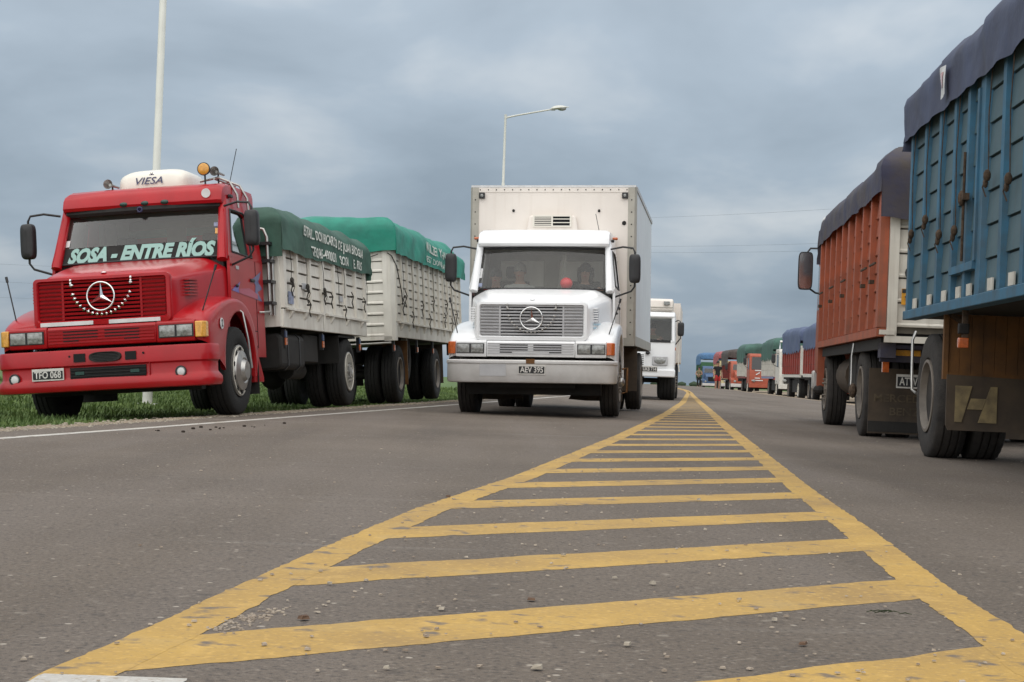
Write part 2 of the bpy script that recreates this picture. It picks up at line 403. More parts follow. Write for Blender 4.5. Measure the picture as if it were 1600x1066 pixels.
road = obj('road', MB().grid(rows), 'asphalt', smooth=50); tag(road, 'worn grey brown asphalt road with yellow hatched median', 'road', kind='structure')

# yellow paint, worn
def paintmat(name, c1, c2, wear):
    global t, tcn
    m = bpy.data.materials.new(name); m.use_nodes = True; t = m.node_tree; b = t.nodes['Principled BSDF']; tcn = t.nodes.new('ShaderNodeTexCoord')
    col = tramp(tn(1.6, 8), [(.32, c2), (.68, c1)])
    col = tmix(tmr(tn(7, 8), .56, .80, 0, .55), col, tuple(min(1, v*1.25+.05) for v in c1))
    col = tmix(tmr(tn(55, 5), .56, .68, 0, .55), col, (.24, .16, .07))
    col = tmix(tmr(tn(48, 5), .45, .35, 0, .35), col, tuple(min(1, v*1.3+.03) for v in c1))
    col = tmix(tmr(tn(3.2, 9), .56, .74, 0, .45), col, (.30, .22, .11))
    col = tmix(tmr(tn(9, 9), .40, .32, 0, wear), col, (.125, .098, .076))
    t.links.new(col, b.inputs['Base Color']); b.inputs['Roughness'].default_value = .7
    bp = t.nodes.new('ShaderNodeBump'); bp.inputs['Strength'].default_value = .35; bp.inputs['Distance'].default_value = .008; t.links.new(tn(60, 5), bp.inputs['Height']); t.links.new(bp.outputs[0], b.inputs['Normal'])
    MATS[name] = m
paintmat('yellow_line', (.475, .290, .058), (.31, .190, .055), .95)
paintmat('white_line', (.50, .48, .44), (.38, .36, .33), .9)
GL = [(-.90,3.0),(-.89,3.16),(-.83,3.57),(-.75,4.31),(-.62,5.41),(-.40,7.06),(.03,9.42),(1.08,16.31),(1.77,21.17),(2.55,26.73),(4.2,39.5),(6.0,54.97),(7.05,64),(8.1,75),(9.3,92),(11.2,118),(14,160),(17,210),(25,340)]
GR = [(1.16,2.2),(1.24,3.2),(1.32,4.07),(1.36,4.78),(1.41,5.32),(1.55,6.75),(1.76,9.22),(2.17,13.39),(2.46,16.4),(2.98,21.68),(4.02,31.94),(5.00,41.75),(6.29,54.48),(7.40,65),(8.45,76),(9.65,92.2),(11.55,118),(14.35,160),(17.35,210),(25.4,340)]
glx = [(y, x) for x, y in GL]; grx = [(y, x) for x, y in GR]
LWID = .145
def strip(x0f, x1f, y0, y1, z, step=.035, seed=0, am_=.011):
    mb = MB(); rows = []; y = y0
    while True:
        q = lambda s: am_*(noise.noise((y*6, s, seed))+.7*noise.noise((y*17, s, seed))+.7*noise.noise((y*45, s, seed)))
        rows.append([(x0f(y)+q(1), y, zroad(y)+z), (x1f(y)+q(5), y, zroad(y)+z)])
        if y >= y1: break
        y = min(y+step*(1 if y < 9 else 4 if y < 25 else 28), y1)
    return mb.grid(rows)
obj('edge_line', strip(lambda y: interp(glx, y), lambda y: interp(glx, y)+LWID, 3.05, 330, .0013, seed=1), 'yellow_line', road)
obj('edge_line', strip(lambda y: interp(grx, y)-LWID, lambda y: interp(grx, y), 2.2, 330, .0013, seed=2), 'yellow_line', road)
tag(obj('side_line', strip(lambda y: interp(LEFT_LINE, y), lambda y: interp(LEFT_LINE, y)+.11, -10, 300, .0015, seed=3), 'white_line', road), 'thin white line along the left edge of the road')
# hatch stripes: one object each
k = 0; y0 = 3.93-1.185*2
while True:
    yc = y0+1.185*k                     # where the stripe's near edge meets x = .25
    if yc > 54: break
    sl_ = .76
    wd = .41
    def clipx(off):
        # stripe line y = yc+off + sl_*(x-xm)
        f = lambda x: yc+off+sl_*(x-.25)
        xm = .25
        for _ in range(12): xm = .5*xm+.25*(interp(glx, f(xm))+interp(grx, f(xm)))
        lo, hi = xm, xm
        while f(lo) > 2.0 and lo > interp(glx, max(f(lo), 2.9))+.06: lo -= .01
        while hi < interp(grx, f(hi))-.06: hi += .01
        return f, lo, hi
    f0, a0, b0 = clipx(0); f1, a1, b1 = clipx(wd)
    if b0-a0 > .12:
        n = 70 if yc < 6 else 26 if yc < 14 else 5; rows = []
        for i in range(n+1):
            tt = i/n; xa, xb = lerp(a0, b0, tt), lerp(a1, b1, tt)
            j0 = .020*noise.noise((xa*5, k, 0))+.012*noise.noise((xa*21, k, 4))+.010*noise.noise((xa*50, k, 4)); j1 = .020*noise.noise((xb*5, k, 9))+.012*noise.noise((xb*21, k, 14))+.010*noise.noise((xb*50, k, 14))
            rows.append([(xa, f0(xa)+j0, zroad(f0(xa))+.0009), (xb, f1(xb)+j1, zroad(f1(xb))+.0009)])
        obj('hatch_stripe', MB().grid(rows), 'yellow_line', road)
    k += 1
# the stub of white line where the left yellow line ends
obj('white_stub', strip(lambda y: -.90+(y-3.0)*.12, lambda y: -.62+(y-3.0)*.12, 2.5, 3.12, .0016, step=.05, seed=8), 'white_line', road)

# gravel shoulders
gv = bpy.data.materials.new('gravel'); gv.use_nodes = True; t = gv.node_tree; b = t.nodes['Principled BSDF']; tcn = t.nodes.new('ShaderNodeTexCoord')
col = tramp(tn(25, 6), [(.3, (.16, .12, .08)), (.7, (.36, .29, .21))])
t.links.new(col, b.inputs['Base Color']); b.inputs['Roughness'].default_value = .95
bp = t.nodes.new('ShaderNodeBump'); bp.inputs['Strength'].default_value = .8; bp.inputs['Distance'].default_value = .03; t.links.new(tn(60, 4), bp.inputs['Height']); t.links.new(bp.outputs[0], b.inputs['Normal']); MATS['gravel'] = gv
def shoulder(side, w):
    rows = []; y = -15
    while y < 260:
        z = zroad(y)
        if side < 0:
            a = xl(y)+wob(y, 1); e2 = a-w-.35*noise.noise((y*.9, 3, 1))-.2*noise.noise((y*3.1, 3, 1))
            zz = lambda x: z-.035-.055*min(a-x, 3.2)
        else:
            a = xr(y)+wob(y, 7); e2 = a+w+.35*noise.noise((y*.9, 3, 2))+.2*noise.noise((y*3.1, 3, 2))
            zz = lambda x: z-.035-.09*min(x-a, 3.0)+.02*min(max(x-a-3, 0), 5)
        rows.append([(lerp(a-.02*side, e2, s), y, zz(lerp(a, e2, s))+.028+.02*noise.noise((y*2, s*3, side))+(.02 if .05 < s < .4 else 0)) for s in (0, .1, .25, .5, .8, 1)])
        y += .4 if y < 60 else 3
    return MB().grid(rows)
tag(obj('gravel_shoulder', shoulder(-1, .8), 'gravel', smooth=60), 'narrow strip of pale gravel along the left road edge', 'gravel', kind='structure')
tag(obj('gravel_shoulder', shoulder(1, 7.5), 'gravel', smooth=60), 'wide pale gravel shoulder along the right road edge', 'gravel', kind='structure')

# loose stones
import numpy as np
rng = np.random.default_rng(5)
def stone_mesh(n, sampler, seed):
    V = []; Fc = []
    rs = random.Random(seed)
    base = [(-1,-1,0),(1,-.8,0),(.9,1,0),(-.8,.9,0),(-.78,-.8,1),(.82,-.7,.85),(.7,.8,1.05),(-.75,.72,.8)]
    fs = [(0,1,5,4),(1,2,6,5),(2,3,7,6),(3,0,4,7),(4,5,6,7)]
    for i in range(n):
        x, y, z, s = sampler(rs); a = rs.random()*6.28; ca, sa = cos(a), sin(a); kx, ky, kz = (rs.uniform(.7, 1.2) for _ in range(3))
        k0 = len(V)
        for bx, by, bz in base:
            bx *= s*kx*rs.uniform(.8, 1.2); by *= s*ky*rs.uniform(.8, 1.2); bz *= s*kz*.75
            V.append((x+bx*ca-by*sa, y+bx*sa+by*ca, z+bz-.1*s))
        Fc += [tuple(q+k0 for q in f) for f in fs]
    me = bpy.data.meshes.new('stones'); me.from_pydata(V, [], Fc); me.update(); return me
mat('stone', (.42, .36, .29), .9, var=.3, scale=3, col2=(.17, .12, .085))
mat('stone_pale', (.40, .35, .28), .9, var=.2, scale=8)
mat('stone_brown', (.13, .075, .045), .9, var=.2, scale=8)
def samp_road(rs):
    y = 2.4+30*rs.random()**2.6; a, c = xl(y)+.3, min(xr(y), 5)
    if rs.random() < .6: a, c = interp(glx, y)-.1, interp(grx, y)+.2
    return rs.uniform(a, c), y, .004, rs.uniform(.0022, .0062)
g = link('road_grit', stone_mesh(1500, samp_road, 3), 'stone'); tag(g, 'small loose grit scattered over the asphalt', 'grit', kind='stuff')
def samp_l(rs):
    y = rs.uniform(9, 34); a = xl(y)+wob(y, 1); q = abs(rs.gauss(0, .35)); x = a+.1-q
    return x, y, -.035-.055*max(0, a-x)+.035, rs.uniform(.005, .017)
g = link('shoulder_stones', stone_mesh(2600, samp_l, 4), 'stone_pale'); tag(g, 'pale loose stones lying along the left gravel edge', 'stones', kind='stuff')
def samp_corner(rs):
    tt = rs.random(); x = -.655+.09*tt+rs.gauss(0, .022); y = 3.68+.36*tt+rs.gauss(0, .03)
    return x, y, .001, rs.uniform(.002, .0055)
g = link('grit_patch', stone_mesh(130, samp_corner, 6), 'stone'); tag(g, 'patch of pale grit in the corner of the nearest full stripe', 'grit', kind='stuff')
peb = [(1210,972),(1102,830),(604,1048),(475,970),(1155,940),(700,778),(840,1048),(960,906),(1020,915),(830,940),(515,915),(690,955),(1255,1010),(980,1011),(1092,783),(880,870)]
def unproj(x, y):
    """point of the flat near road seen at a photograph pixel"""
    d = camo.matrix_world.to_3x3() @ Vector(((x-800)/FPX, -(y-533)/FPX, -1)); tt = -CAMH/d.z
    return Vector((0, 0, CAMH))+d*tt
rs = random.Random(9)
for i, (px, py) in enumerate(peb):
    p = unproj(px, py); br = i in (3, 5, 9, 12); s = rs.uniform(.007, .012)
    me = stone_mesh(1, lambda r_: (0, 0, 0, s), 50+i)
    tag(link('pebble', me, 'stone_brown' if br else 'stone_pale', loc=(p.x, p.y, .006)), 'small brown stone lying on the asphalt near the median' if br else 'small pale pebble lying on the asphalt near the median', 'pebble', 'brown stones on the road' if br else 'pale pebbles on the road')
mat('dry_leaf', (.030, .040, .014), .9, var=.3)
mb = MB(); p = unproj(1378, 962)
for i in range(9):
    a = rs.uniform(-.5, .5); l = rs.uniform(.025, .05); q = p+Vector((rs.uniform(-.05, .05), rs.uniform(-.02, .02), .008))
    mb.tube([q, q+Vector((l*cos(a)*.5, l*sin(a)*.5, .005)), q+Vector((l*cos(a), l*sin(a), .002))], [.0012, .0018, .0008], 4)
tag(obj('grass_wisp', mb, 'dry_leaf'), 'dark wisp of grass lying on the asphalt by the right yellow line', 'grass')
mb = MB()
for i in range(15):
    y = rs.uniform(13.6, 16.4); x = interp(LEFT_LINE, y)+.35+rs.gauss(.15, .12); s = rs.uniform(.006, .020)
    mb.ball((x, y, s*.4), (s, s, s*.6), 6, 4)
mat('mud', (.035, .024, .017), .95, var=.2)
tag(obj('mud_clods', mb, 'mud'), 'dark clods of mud on the road beside the red truck', 'mud', kind='stuff')

# grass blades on the verges
def grass(n, sampler, name, label, seed, m):
    rs = np.random.default_rng(seed); X, Y, Z, Hh = sampler(rs, n)
    a = rs.random(n)*2*pi; ln = rs.normal(0, .35, n); w = .006+.006*rs.random(n)+.0004*Y
    dx, dy = np.cos(a), np.sin(a); lx, ly = np.cos(a+1.3)*ln*Hh, np.sin(a+1.3)*ln*Hh
    v = np.empty((n, 5, 3)); 
    v[:,0] = np.c_[X-dx*w, Y-dy*w, Z]; v[:,1] = np.c_[X+dx*w, Y+dy*w, Z]
    v[:,2] = np.c_[X+lx*.4+dx*w*.8, Y+ly*.4+dy*w*.8, Z+Hh*.6]; v[:,3] = np.c_[X+lx*.4-dx*w*.8, Y+ly*.4-dy*w*.8, Z+Hh*.6]
    v[:,4] = np.c_[X+lx, Y+ly, Z+Hh]
    me = bpy.data.meshes.new(name); me.vertices.add(n*5); me.vertices.foreach_set('co', v.ravel())
    k = (np.arange(n)*5)[:,None]; lp = np.concatenate([k+0, k+1, k+2, k+3, k+3, k+2, k+4], 1).ravel()
    me.loops.add(n*7); me.loops.foreach_set('vertex_index', lp.astype(np.int32))
    me.polygons.add(n*2); st = np.c_[np.arange(n)*7, np.arange(n)*7+4].ravel(); me.polygons.foreach_set('loop_start', st.astype(np.int32))
    me.update(calc_edges=True); me.validate()
    return tag(link(name, me, m), label, 'grass', kind='stuff')
gb = bpy.data.materials.new('grass_blades'); gb.use_nodes = True; t = gb.node_tree; b = t.nodes['Principled BSDF']; tcn = t.nodes.new('ShaderNodeTexCoord')
c_ = tramp(tn(.7, 6), [(.32, (.048, .088, .020)), (.68, (.115, .175, .040))]); c_ = tmix(tmr(tn(40, 2), .55, .7, 0, .5), c_, (.17, .19, .06))
t.links.new(c_, b.inputs['Base Color']); b.inputs['Roughness'].default_value = .7; b.inputs['Subsurface Weight'].default_value = 0; MATS['grass_blades'] = gb
def gz_left(x, y):
    q = np.clip(np.interp(y, [p[0] for p in LEFT_LINE], [p[1] for p in LEFT_LINE])-.5-x, 0, None)
    return -.035-.055*np.minimum(q, 3.2)+.02*np.clip(q-3.2, 0, 5), q
def s1(rs, n):
    Y = 11+50*rs.random(n)**1.35; A = np.interp(Y, [p[0] for p in LEFT_LINE], [p[1] for p in LEFT_LINE])-.5
    X = A-.55-15*rs.random(n)**1.5-.25*np.abs(rs.normal(0, 1, n)); z, q = gz_left(X, Y)
    tuft = np.sin(X*2.1+np.sin(Y*1.3))*np.sin(Y*1.7+X*.6)
    return X, Y, z-.02, (.03+.035*rs.random(n)+.02*np.clip(q-.6, 0, 2))*(1+.7*np.clip(tuft, 0, 1))
grass(110000, s1, 'verge_grass', 'short green grass on the verge left of the road', 11, 'grass_blades')
def s2(rs, n):
    Y = 12+60*rs.random(n)**1.2; A = np.interp(Y, [p[0] for p in RIGHT_EDGE], [p[1] for p in RIGHT_EDGE])
    X = A+7.8+12*rs.random(n)**1.3; q = X-A
    return X, Y, -.035-.27+.02*np.clip(q-3, 0, 5)-.02, .06+.10*rs.random(n)
grass(20000, s2, 'verge_grass', 'green grass beyond the gravel shoulder right of the road', 12, 'grass_blades')

# far line of trees and hedges on the horizon
mat('far_green', (.035, .055, .030), .95, var=.35, scale=.05, col2=(.02, .032, .018))
def far_hedge(x0, x1, y, h, seed, label):
    rs2 = random.Random(seed); mb = MB(); n = int((x1-x0)/4)
    for i in range(n):
        x = lerp(x0, x1, (i+rs2.random())/n); r_ = h*rs2.uniform(.4, 1.0)
        c = Vector((x, y+rs2.uniform(-8, 8), zroad(y)+r_*.3))
        V0 = len(mb.v); mb.ball(c, (r_*rs2.uniform(1.2, 2.2), r_, r_*.8), 8, 5)
        for q in range(V0, len(mb.v)):
            v = Vector(mb.v[q]); mb.v[q] = tuple(v+Vector((noise.noise(v*.8), 0, noise.noise(v*.9+Vector((5, 0, 0)))))*r_*.35)
    tag(obj('far_hedge', mb, 'far_green', smooth=30), label, 'hedge', kind='stuff')
far_hedge(40, 130, 620, 2.0, 1, 'low dark hedge on the horizon past the far end of the road')
far_hedge(-330, -40, 560, 1.6, 2, 'low dark hedge on the horizon behind the red truck')

# ------------------------------------------------------------------ street lamps
def street_lamp(loc, label, lean=0.):
    r_ = root('street_lamp', label, 'street lamp', loc, group='street lamps along the left verge')
    H_ = 9.95
    obj('pole', MB().lathe([(0, .085), (.5, .085), (4.0, .078), (4.02, .066), (7.6, .060), (7.62, .048), (H_, .042), (H_+.16, .045), (H_+.16, 0)], axis='z', n=14), 'pole_paint', r_, smooth=50)
    obj('base_plate', MB().lathe([(-.25, .18), (.06, .18), (.06, .085)], axis='z', n=12), 'pole_paint', r_)
    pts = [(0, 0, H_), (.06, 0, H_+.06), (.4, -.02, H_+.14), (1.68, -.08, H_+.40)]
    arm = obj('arm', MB().tube(pts, [.034, .032, .03, .028], 10), 'pole_paint', r_, smooth=50)
    hd = MB(); P = []
    for i in range(11):
        tt = i/10; x = 1.62+.68*tt; w = .03+.115*sin(pi*min(1, tt*1.15)**.8)**.7 if tt < .98 else .02
        cz = H_+.40+.10*tt
        P.append([(x, -.08+w*cos(a), cz+(w*.75 if sin(a) > 0 else w*.25)*sin(a)) for a in [2*pi*q/12 for q in range(13)]])
    head = obj('lamp_head', hd.grid(P), 'pole_paint', r_, smooth=60)
    obj('lens', MB().ball((2.03, -.08, H_+.44), (.17, .10, .085), 12, 8), 'lens_clear', head, smooth=60)
    obj('gear_box', MB().box(1.64, 1.80, -.13, -.03, H_+.36, H_+.42), 'grille_grey', head)
    return r_
street_lamp((-6.11, 27.0, -.20), 'pale street lamp post rising behind the red truck cab')
street_lamp((-.52, 58.0, -.18), 'pale street lamp with curved arm behind the white box truck')

# ------------------------------------------------------------------ overhead wires
def wire(p, q, sag, label, group, r_=.009):
    pts = [Vector(p).lerp(Vector(q), i/24)+Vector((0, 0, -sag*4*(i/24)*(1-i/24))) for i in range(25)]
    tag(obj('overhead_wire', MB().tube(pts, r_, 4), 'wire'), label, 'wire', group)
for i, (h0, h1) in enumerate(((13.6, 15.0), (10.9, 12.1), (10.3, 11.5))):
    wire((44+i*.4, 92, h0), (8.3, 170, h1+2.1), .5, ['upper overhead wire in the sky right of the white truck', 'middle overhead wire in the sky right of the white truck', 'lowest overhead wire in the sky right of the white truck'][i], 'overhead wires right')
for i, h0 in enumerate((8.4, 6.9, 5.6)):
    wire((-75, 125, h0), (-14, 143, h0+.2), .4, ['top overhead wire left of the red truck', 'middle overhead wire left of the red truck', 'bottom overhead wire left of the red truck'][i], 'overhead wires left')
# ================================================================== vehicle kit
# Oncoming trucks: local x to the picture's right, y backwards from the bumper, z up, origin on the ground under the bumper.
MESH = {}
def wheel_meshes(R, Wd):
    key = ('w', R, Wd)
    if key in MESH: return MESH[key]
    h = Wd/2; rim = R*.56
    prof = [(-h*.62, rim), (-h*.95, rim+.03), (-h*1.02, (rim+R)/2), (-h*.93, R-.035), (-h*.84, R-.006)]
    prof += [(-h*.50, R), (-h*.46, R-.014), (-h*.40, R-.014), (-h*.36, R), (-h*.05, R+.002), (-h*.02, R-.014), (h*.02, R-.014), (h*.05, R+.002), (h*.36, R), (h*.40, R-.014), (h*.46, R-.014), (h*.50, R)]
    prof += [(h*.84, R-.006), (h*.93, R-.035), (h*1.02, (rim+R)/2), (h*.95, rim+.03), (h*.62, rim)]
    n = len(prof)
    tyre = MB().lathe(prof, axis='x', n=72, jag={3: .012, 4: .016, n-5: .016, n-4: .012}, closed=False).mesh('tyre')
    MESH[key] = tyre; return tyre
def rim_mesh(R, Wd, style):
    key = ('r', R, Wd, style)
    if key in MESH: return MESH[key]
    h = Wd/2; r = R*.56; mb = MB()
    if style == 'front':      # bulging rim seen from outside (+x)
        mb.lathe([(h*.60, r+.004), (h*1.0, r+.012), (h*1.03, r-.012), (h*.70, r-.05), (h*.85, r*.55), (h*1.02, r*.42), (h*1.02, 0)], axis='x', n=40)
        for k in range(10):
            a = 2*pi*k/10; mb.lathe([(h*.9, .016), (h*1.18, .016), (h*1.18, 0)], (0, r*.50*cos(a), r*.50*sin(a)), 'x', 6)
    elif style == 'cap':
        mb.lathe([(h*.6, r+.004), (h*1.0, r+.012), (h*1.03, r-.02), (h*.80, r-.035), (h*1.25, r*.80), (h*1.45, r*.52), (h*1.38, r*.46), (h*1.70, r*.36), (h*1.72, 0)], axis='x', n=48)
    else:                     # dual: deep dish
        mb.lathe([(h*.60, r+.004), (h*1.0, r+.012), (h*1.02, r-.014), (h*.4, r-.04), (-h*.1, r*.80), (-h*.15, r*.52), (h*.45, r*.40), (h*.55, r*.25), (h*.55, 0)], axis='x', n=40)
        for k in range(10):
            a = 2*pi*k/10; mb.lathe([(-h*.2, .016), (h*.10, .016), (h*.10, 0)], (0, r*.64*cos(a), r*.64*sin(a)), 'x', 6)
    MESH[key] = mb.mesh('rim'); return MESH[key]
def hole_mesh(R, Wd, n, r0, x0, ln=.05):
    mb = MB()
    for k in range(n):
        a = 2*pi*(k+.5)/n; c = (x0, R*.56*r0*cos(a), R*.56*r0*sin(a))
        M = Matrix.Translation(c) @ Matrix.Rotation(a, 4, 'X'); mb.box(-.004, .006, -.018, .018, -ln/2, ln/2, M)
    return mb.mesh('holes')
def wheel(parent, x, y, R=.5, Wd=.28, side=1, style='front', tyre='tyre', rim='rim_grey', dual=False, holes=None, steer=0.):
    """x: outer face of the (outer) tyre"""
    w = link('wheel', wheel_meshes(R, Wd).copy() if False else wheel_meshes(R, Wd), tyre, parent, (x-side*Wd/2, y, R-.012), (0, 0, (0 if side > 0 else pi)+steer), smooth=50)
    if w.data.materials and w.data.materials[0] != MATS[tyre]:
        w.data = w.data.copy(); w.data.materials[0] = MATS[tyre]
    rm = rim_mesh(R, Wd, style)
    if rm.materials and rm.materials[0] != MATS[rim]: rm = rm.copy(); rm.materials[0] = MATS[rim]
    rr = link('rim', rm, rim, w, smooth=40)
    if style == 'cap': link('rim_slots', hole_mesh(R, Wd, 10, .88, Wd*.5*1.12), 'dark_void', w)
    else: link('rim_holes', hole_mesh(R, Wd, 8, .66 if style != 'front' else .74, Wd*.5*(.0 if style == 'dual' else .79), .06), 'dark_void', w)
    if dual:
        me = wheel_meshes(R, Wd); w2 = link('wheel', me, tyre, parent, (x-side*(Wd*1.5+.035), y, R-.012), (0, 0, 0), smooth=50)
        if me.materials[0] != MATS[tyre]: w2.data = w.data
    return w
def chassis(parent, y0, y1, z0=.62, z1=.86, w=.42, axles=(), m='chassis'):
    obj('chassis_frame', MB().box(-w-.04, -w+.04, y0, y1, z0, z1).box(w-.04, w+.04, y0, y1, z0, z1).box(-w, w, y0+.2, y0+.3, z0+.02, z1-.02).box(-w, w, (y0+y1)/2, (y0+y1)/2+.1, z0+.02, z1-.02).box(-w, w, y1-.1, y1, z0+.02, z1-.02), m, parent)
    for ya, dual in axles:
        mb = MB().tube([(-.9, ya, .5), (.9, ya, .5)], .07 if dual else .05, 10)
        if dual: mb.ball((0, ya, .5), (.2, .24, .22), 12, 8)
        for s in (-1, 1): mb.box(s*w-.05, s*w+.05, ya-.6, ya+.6, .60, .66)
        obj('axle', mb, m, parent, smooth=40)
def mirror(parent, s, x, y, z, zc, hw=.085, hh=.21, reach=.36):
    """arm out from the pillar at (x,y,z..), head centred at height zc, at |x|+.36"""
    xo = x+s*reach
    a = obj('mirror_arm', MB().tube([(x, y+.05, z), (x+s*reach*.5, y-.02, z+.03), (xo-s*.03, y-.06, z+.01), (xo, y-.06, z-.05), (xo, y-.06, zc-hh-.05), (xo-s*.05, y-.05, zc-hh-.12), (x+s*.02, y+.03, zc-hh-.22)], .014, 8), 'black_plastic', parent, smooth=50)
    mb = MB()
    P = [[(xo+hw*(.2*0+cos(q)*abs(cos(q))**-.55 if abs(cos(q)) > 1e-3 else 0), y-.06+dy*sc, zc+hh*(sin(q)*abs(sin(q))**-.55 if abs(sin(q)) > 1e-3 else 0)) for q in [2*pi*k/24 for k in range(25)]] for dy, sc in ((-.07, 1), (-.06, 1), (.03, 1), (.04, 1))]
    def ring(f, dy): return [(xo+hw*f*math.copysign(abs(cos(q))**.4, cos(q)), y-.06+dy, zc+hh*(1-(1-f)*.4)*math.copysign(abs(sin(q))**.4, sin(q))) for q in [2*pi*k/28 for k in range(29)]]
    mb.grid([ring(.01, -.075), ring(.75, -.075), ring(.93, -.06), ring(1, -.03), ring(1, .02), ring(.96, .035), ring(.9, .03), ring(.01, .028)])
    h = obj('mirror', mb, 'black_plastic', parent, smooth=60)
    obj('mirror_glass', MB().grid([ring(.86, .034), ring(.01, .034)]), 'chrome', h)
    return h
def board_mesh(w, h):
    key = ('b', round(w, 3), round(h, 3))
    if key not in MESH:      # board with a rolled lower lip, outward = +x, along y
        MESH[key] = MB().prism([(0, 0), (.030, .004), (.034, .022), (.018, .045), (.014, h), (0, h)], 0, w, 'y').mesh('board')
        m = MESH[key]
        me = bpy.data.meshes.new('board'); 
    return MESH[key]
def slat_side(parent, xs, sgn, posts, z0, z1, nb, mboard, mpost, pw=.09, pd=.055, gap=.022, flip=False, wide=(), postmat=None):
    """posts: y positions (centres); boards fill between; one object each"""
    pmk = ('p', round(pw, 3), round(pd, 3), round(z0, 3), round(z1, 3), mpost)
    for i, y in enumerate(posts):
        w_ = pw*(1.7 if i in wide else 1)
        k = (pmk, w_)
        if k not in MESH: MESH[k] = MB().prism([(-pd*.2, -w_/2), (pd, -w_/2*.82), (pd, w_/2*.82), (-pd*.2, w_/2)], z0, z1, 'z').mesh('post')
        link('post', MESH[k], mpost, parent, (xs, y, 0), (0, 0, 0 if sgn > 0 else pi))
    hb = (z1-z0)/nb
    for i in range(len(posts)-1):
        a = posts[i]+pw/2*.9; c = posts[i+1]-pw/2*.9
        key = ('bd', round(c-a, 3), round(hb-gap, 3), mboard)
        if key not in MESH: MESH[key] = MB().prism([(0, 0), (.030, .004), (.034, .020), (.018, .042), (.014, hb-gap), (0, hb-gap)], 0, c-a, 'y').mesh('board') if False else board_prism(c-a, hb-gap)
        for j in range(nb):
            if sgn > 0: link('board', MESH[key], mboard, parent, (xs, a, z0+j*hb+gap/2))
            else: link('board', MESH[key], mboard, parent, (xs, c, z0+j*hb+gap/2), (0, 0, pi))
def board_prism(w, h):
    prof = [(-.004, 0), (.024, 0), (.024, .006), (.010, h), (-.004, h)]
    n = len(prof)
    return MB().add([(x, 0, z) for x, z in prof]+[(x, w, z) for x, z in prof], [tuple(range(n))[::-1], tuple(range(n, 2*n))]+[(i, (i+1) % n, n+(i+1) % n, n+i) for i in range(n)]).mesh('board')
class Tarp:
    def __init__(s, x0, x1, y0, y1, zt, crown, drop, dropend, seed, scallop=.05, wr=.022, step=.09, posts=None, lump=.05, out=.05):
        s.__dict__.update(locals())
    def P(s, a, b, off=0.):
        x0, x1, y0, y1 = s.x0, s.x1, s.y0, s.y1
        ya = min(max(a, y0), y1); xb = min(max(b, x0), x1)
        oa = max(y0-a, a-y1, 0.); ob = max(x0-b, b-x1, 0.)
        if s.posts and ob > 0:
            ph = min(abs(ya-p) for p in s.posts)/.32
            ob *= 1+s.scallop*(min(1, ph)-.6)*ob/s.drop*1.6+.045*noise.noise((ya*.8, s.seed, 2))*ob/s.drop
        if oa > 0: oa *= 1+.08*noise.noise((xb*2, s.seed, 4))
        t = (xb-x0)/(x1-x0); u = (ya-y0)/(y1-y0)
        z = s.zt+s.crown*max(0, 1-(2*t-1)**2)**.8*min(1, .35+4*min(u, 1-u)) + s.lump*noise.noise((xb*.9+s.seed, ya*.9, .5)) + s.lump*.5*noise.noise((xb*2.3+s.seed, ya*2.3, .5))
        e = min(xb-x0, x1-xb, ya-y0, y1-ya)          # rounding at the edges
        if e < .14: z -= .05*(1-e/.14)**2
        h_ = max(oa, ob); q_ = min(1, h_/(s.drop if ob >= oa else max(s.dropend, .01)))
        z = lerp(z, s.zt-.03, q_)-h_
        v = Vector((xb, ya, z)); od = s.out+.02+off
        h = max(oa, ob)
        fold = s.wr*(noise.noise((a*1.7+h*1.9, b*.5+s.seed, h*1.2))*1.6+.8*noise.noise((a*5.1+h*3, b*1.2+s.seed, h*2.5))+.5*abs(noise.noise((a*3.3-h*4.1, s.seed+3, b*.7))))
        if ob > 0: v.x += (1 if b > x1 else -1)*(od*min(1, ob/.12)+fold)
        if oa > 0: v.y += (1 if a > y1 else -1)*(od*min(1, oa/.12)+fold*1.3)
        if not (oa or ob): v.z += fold+off
        return v
    def build(s, name, m, parent):
        A = []; a = s.y0-s.dropend
        na = int((s.y1-s.y0+2*s.dropend)/s.step); nb = int((s.x1-s.x0+2*s.drop)/s.step)
        rows = [[s.P(s.y0-s.dropend+(s.y1-s.y0+2*s.dropend)*i/na, s.x0-s.drop+(s.x1-s.x0+2*s.drop)*j/nb) for j in range(nb+1)] for i in range(na+1)]
        return obj(name, MB().grid(rows), m, parent, smooth=75)
    def side(s, sgn, flipu=False):
        """(u, z) -> point on the hanging side cloth; u is the y position"""
        def f(u, z): return s.P(u, (s.x1+s.zt-z) if sgn > 0 else (s.x0-(s.zt-z)), .016)
        return f
def rope_tie(parent, x, y, z0, z1, sgn, m='rope', knot=True, sway=.02):
    mb = MB().tube([(x+sgn*.06, y, z1), (x+sgn*.075, y+sway*.5, lerp(z1, z0, .5)), (x+sgn*.06, y+sway, z0)], .0045, 5)
    if knot: mb.ball((x+sgn*.07, y+sway, z0), (.028, .032, .045), 7, 5).ball((x+sgn*.075, y+sway+.02, z0-.05), (.02, .022, .04), 6, 4).tube([(x+sgn*.07, y+sway, z0), (x+sgn*.09, y+sway+.05, z0-.08), (x+sgn*.07, y+sway+.02, z0-.15)], .006, 4)
    return obj('rope', mb, m, parent, smooth=60)
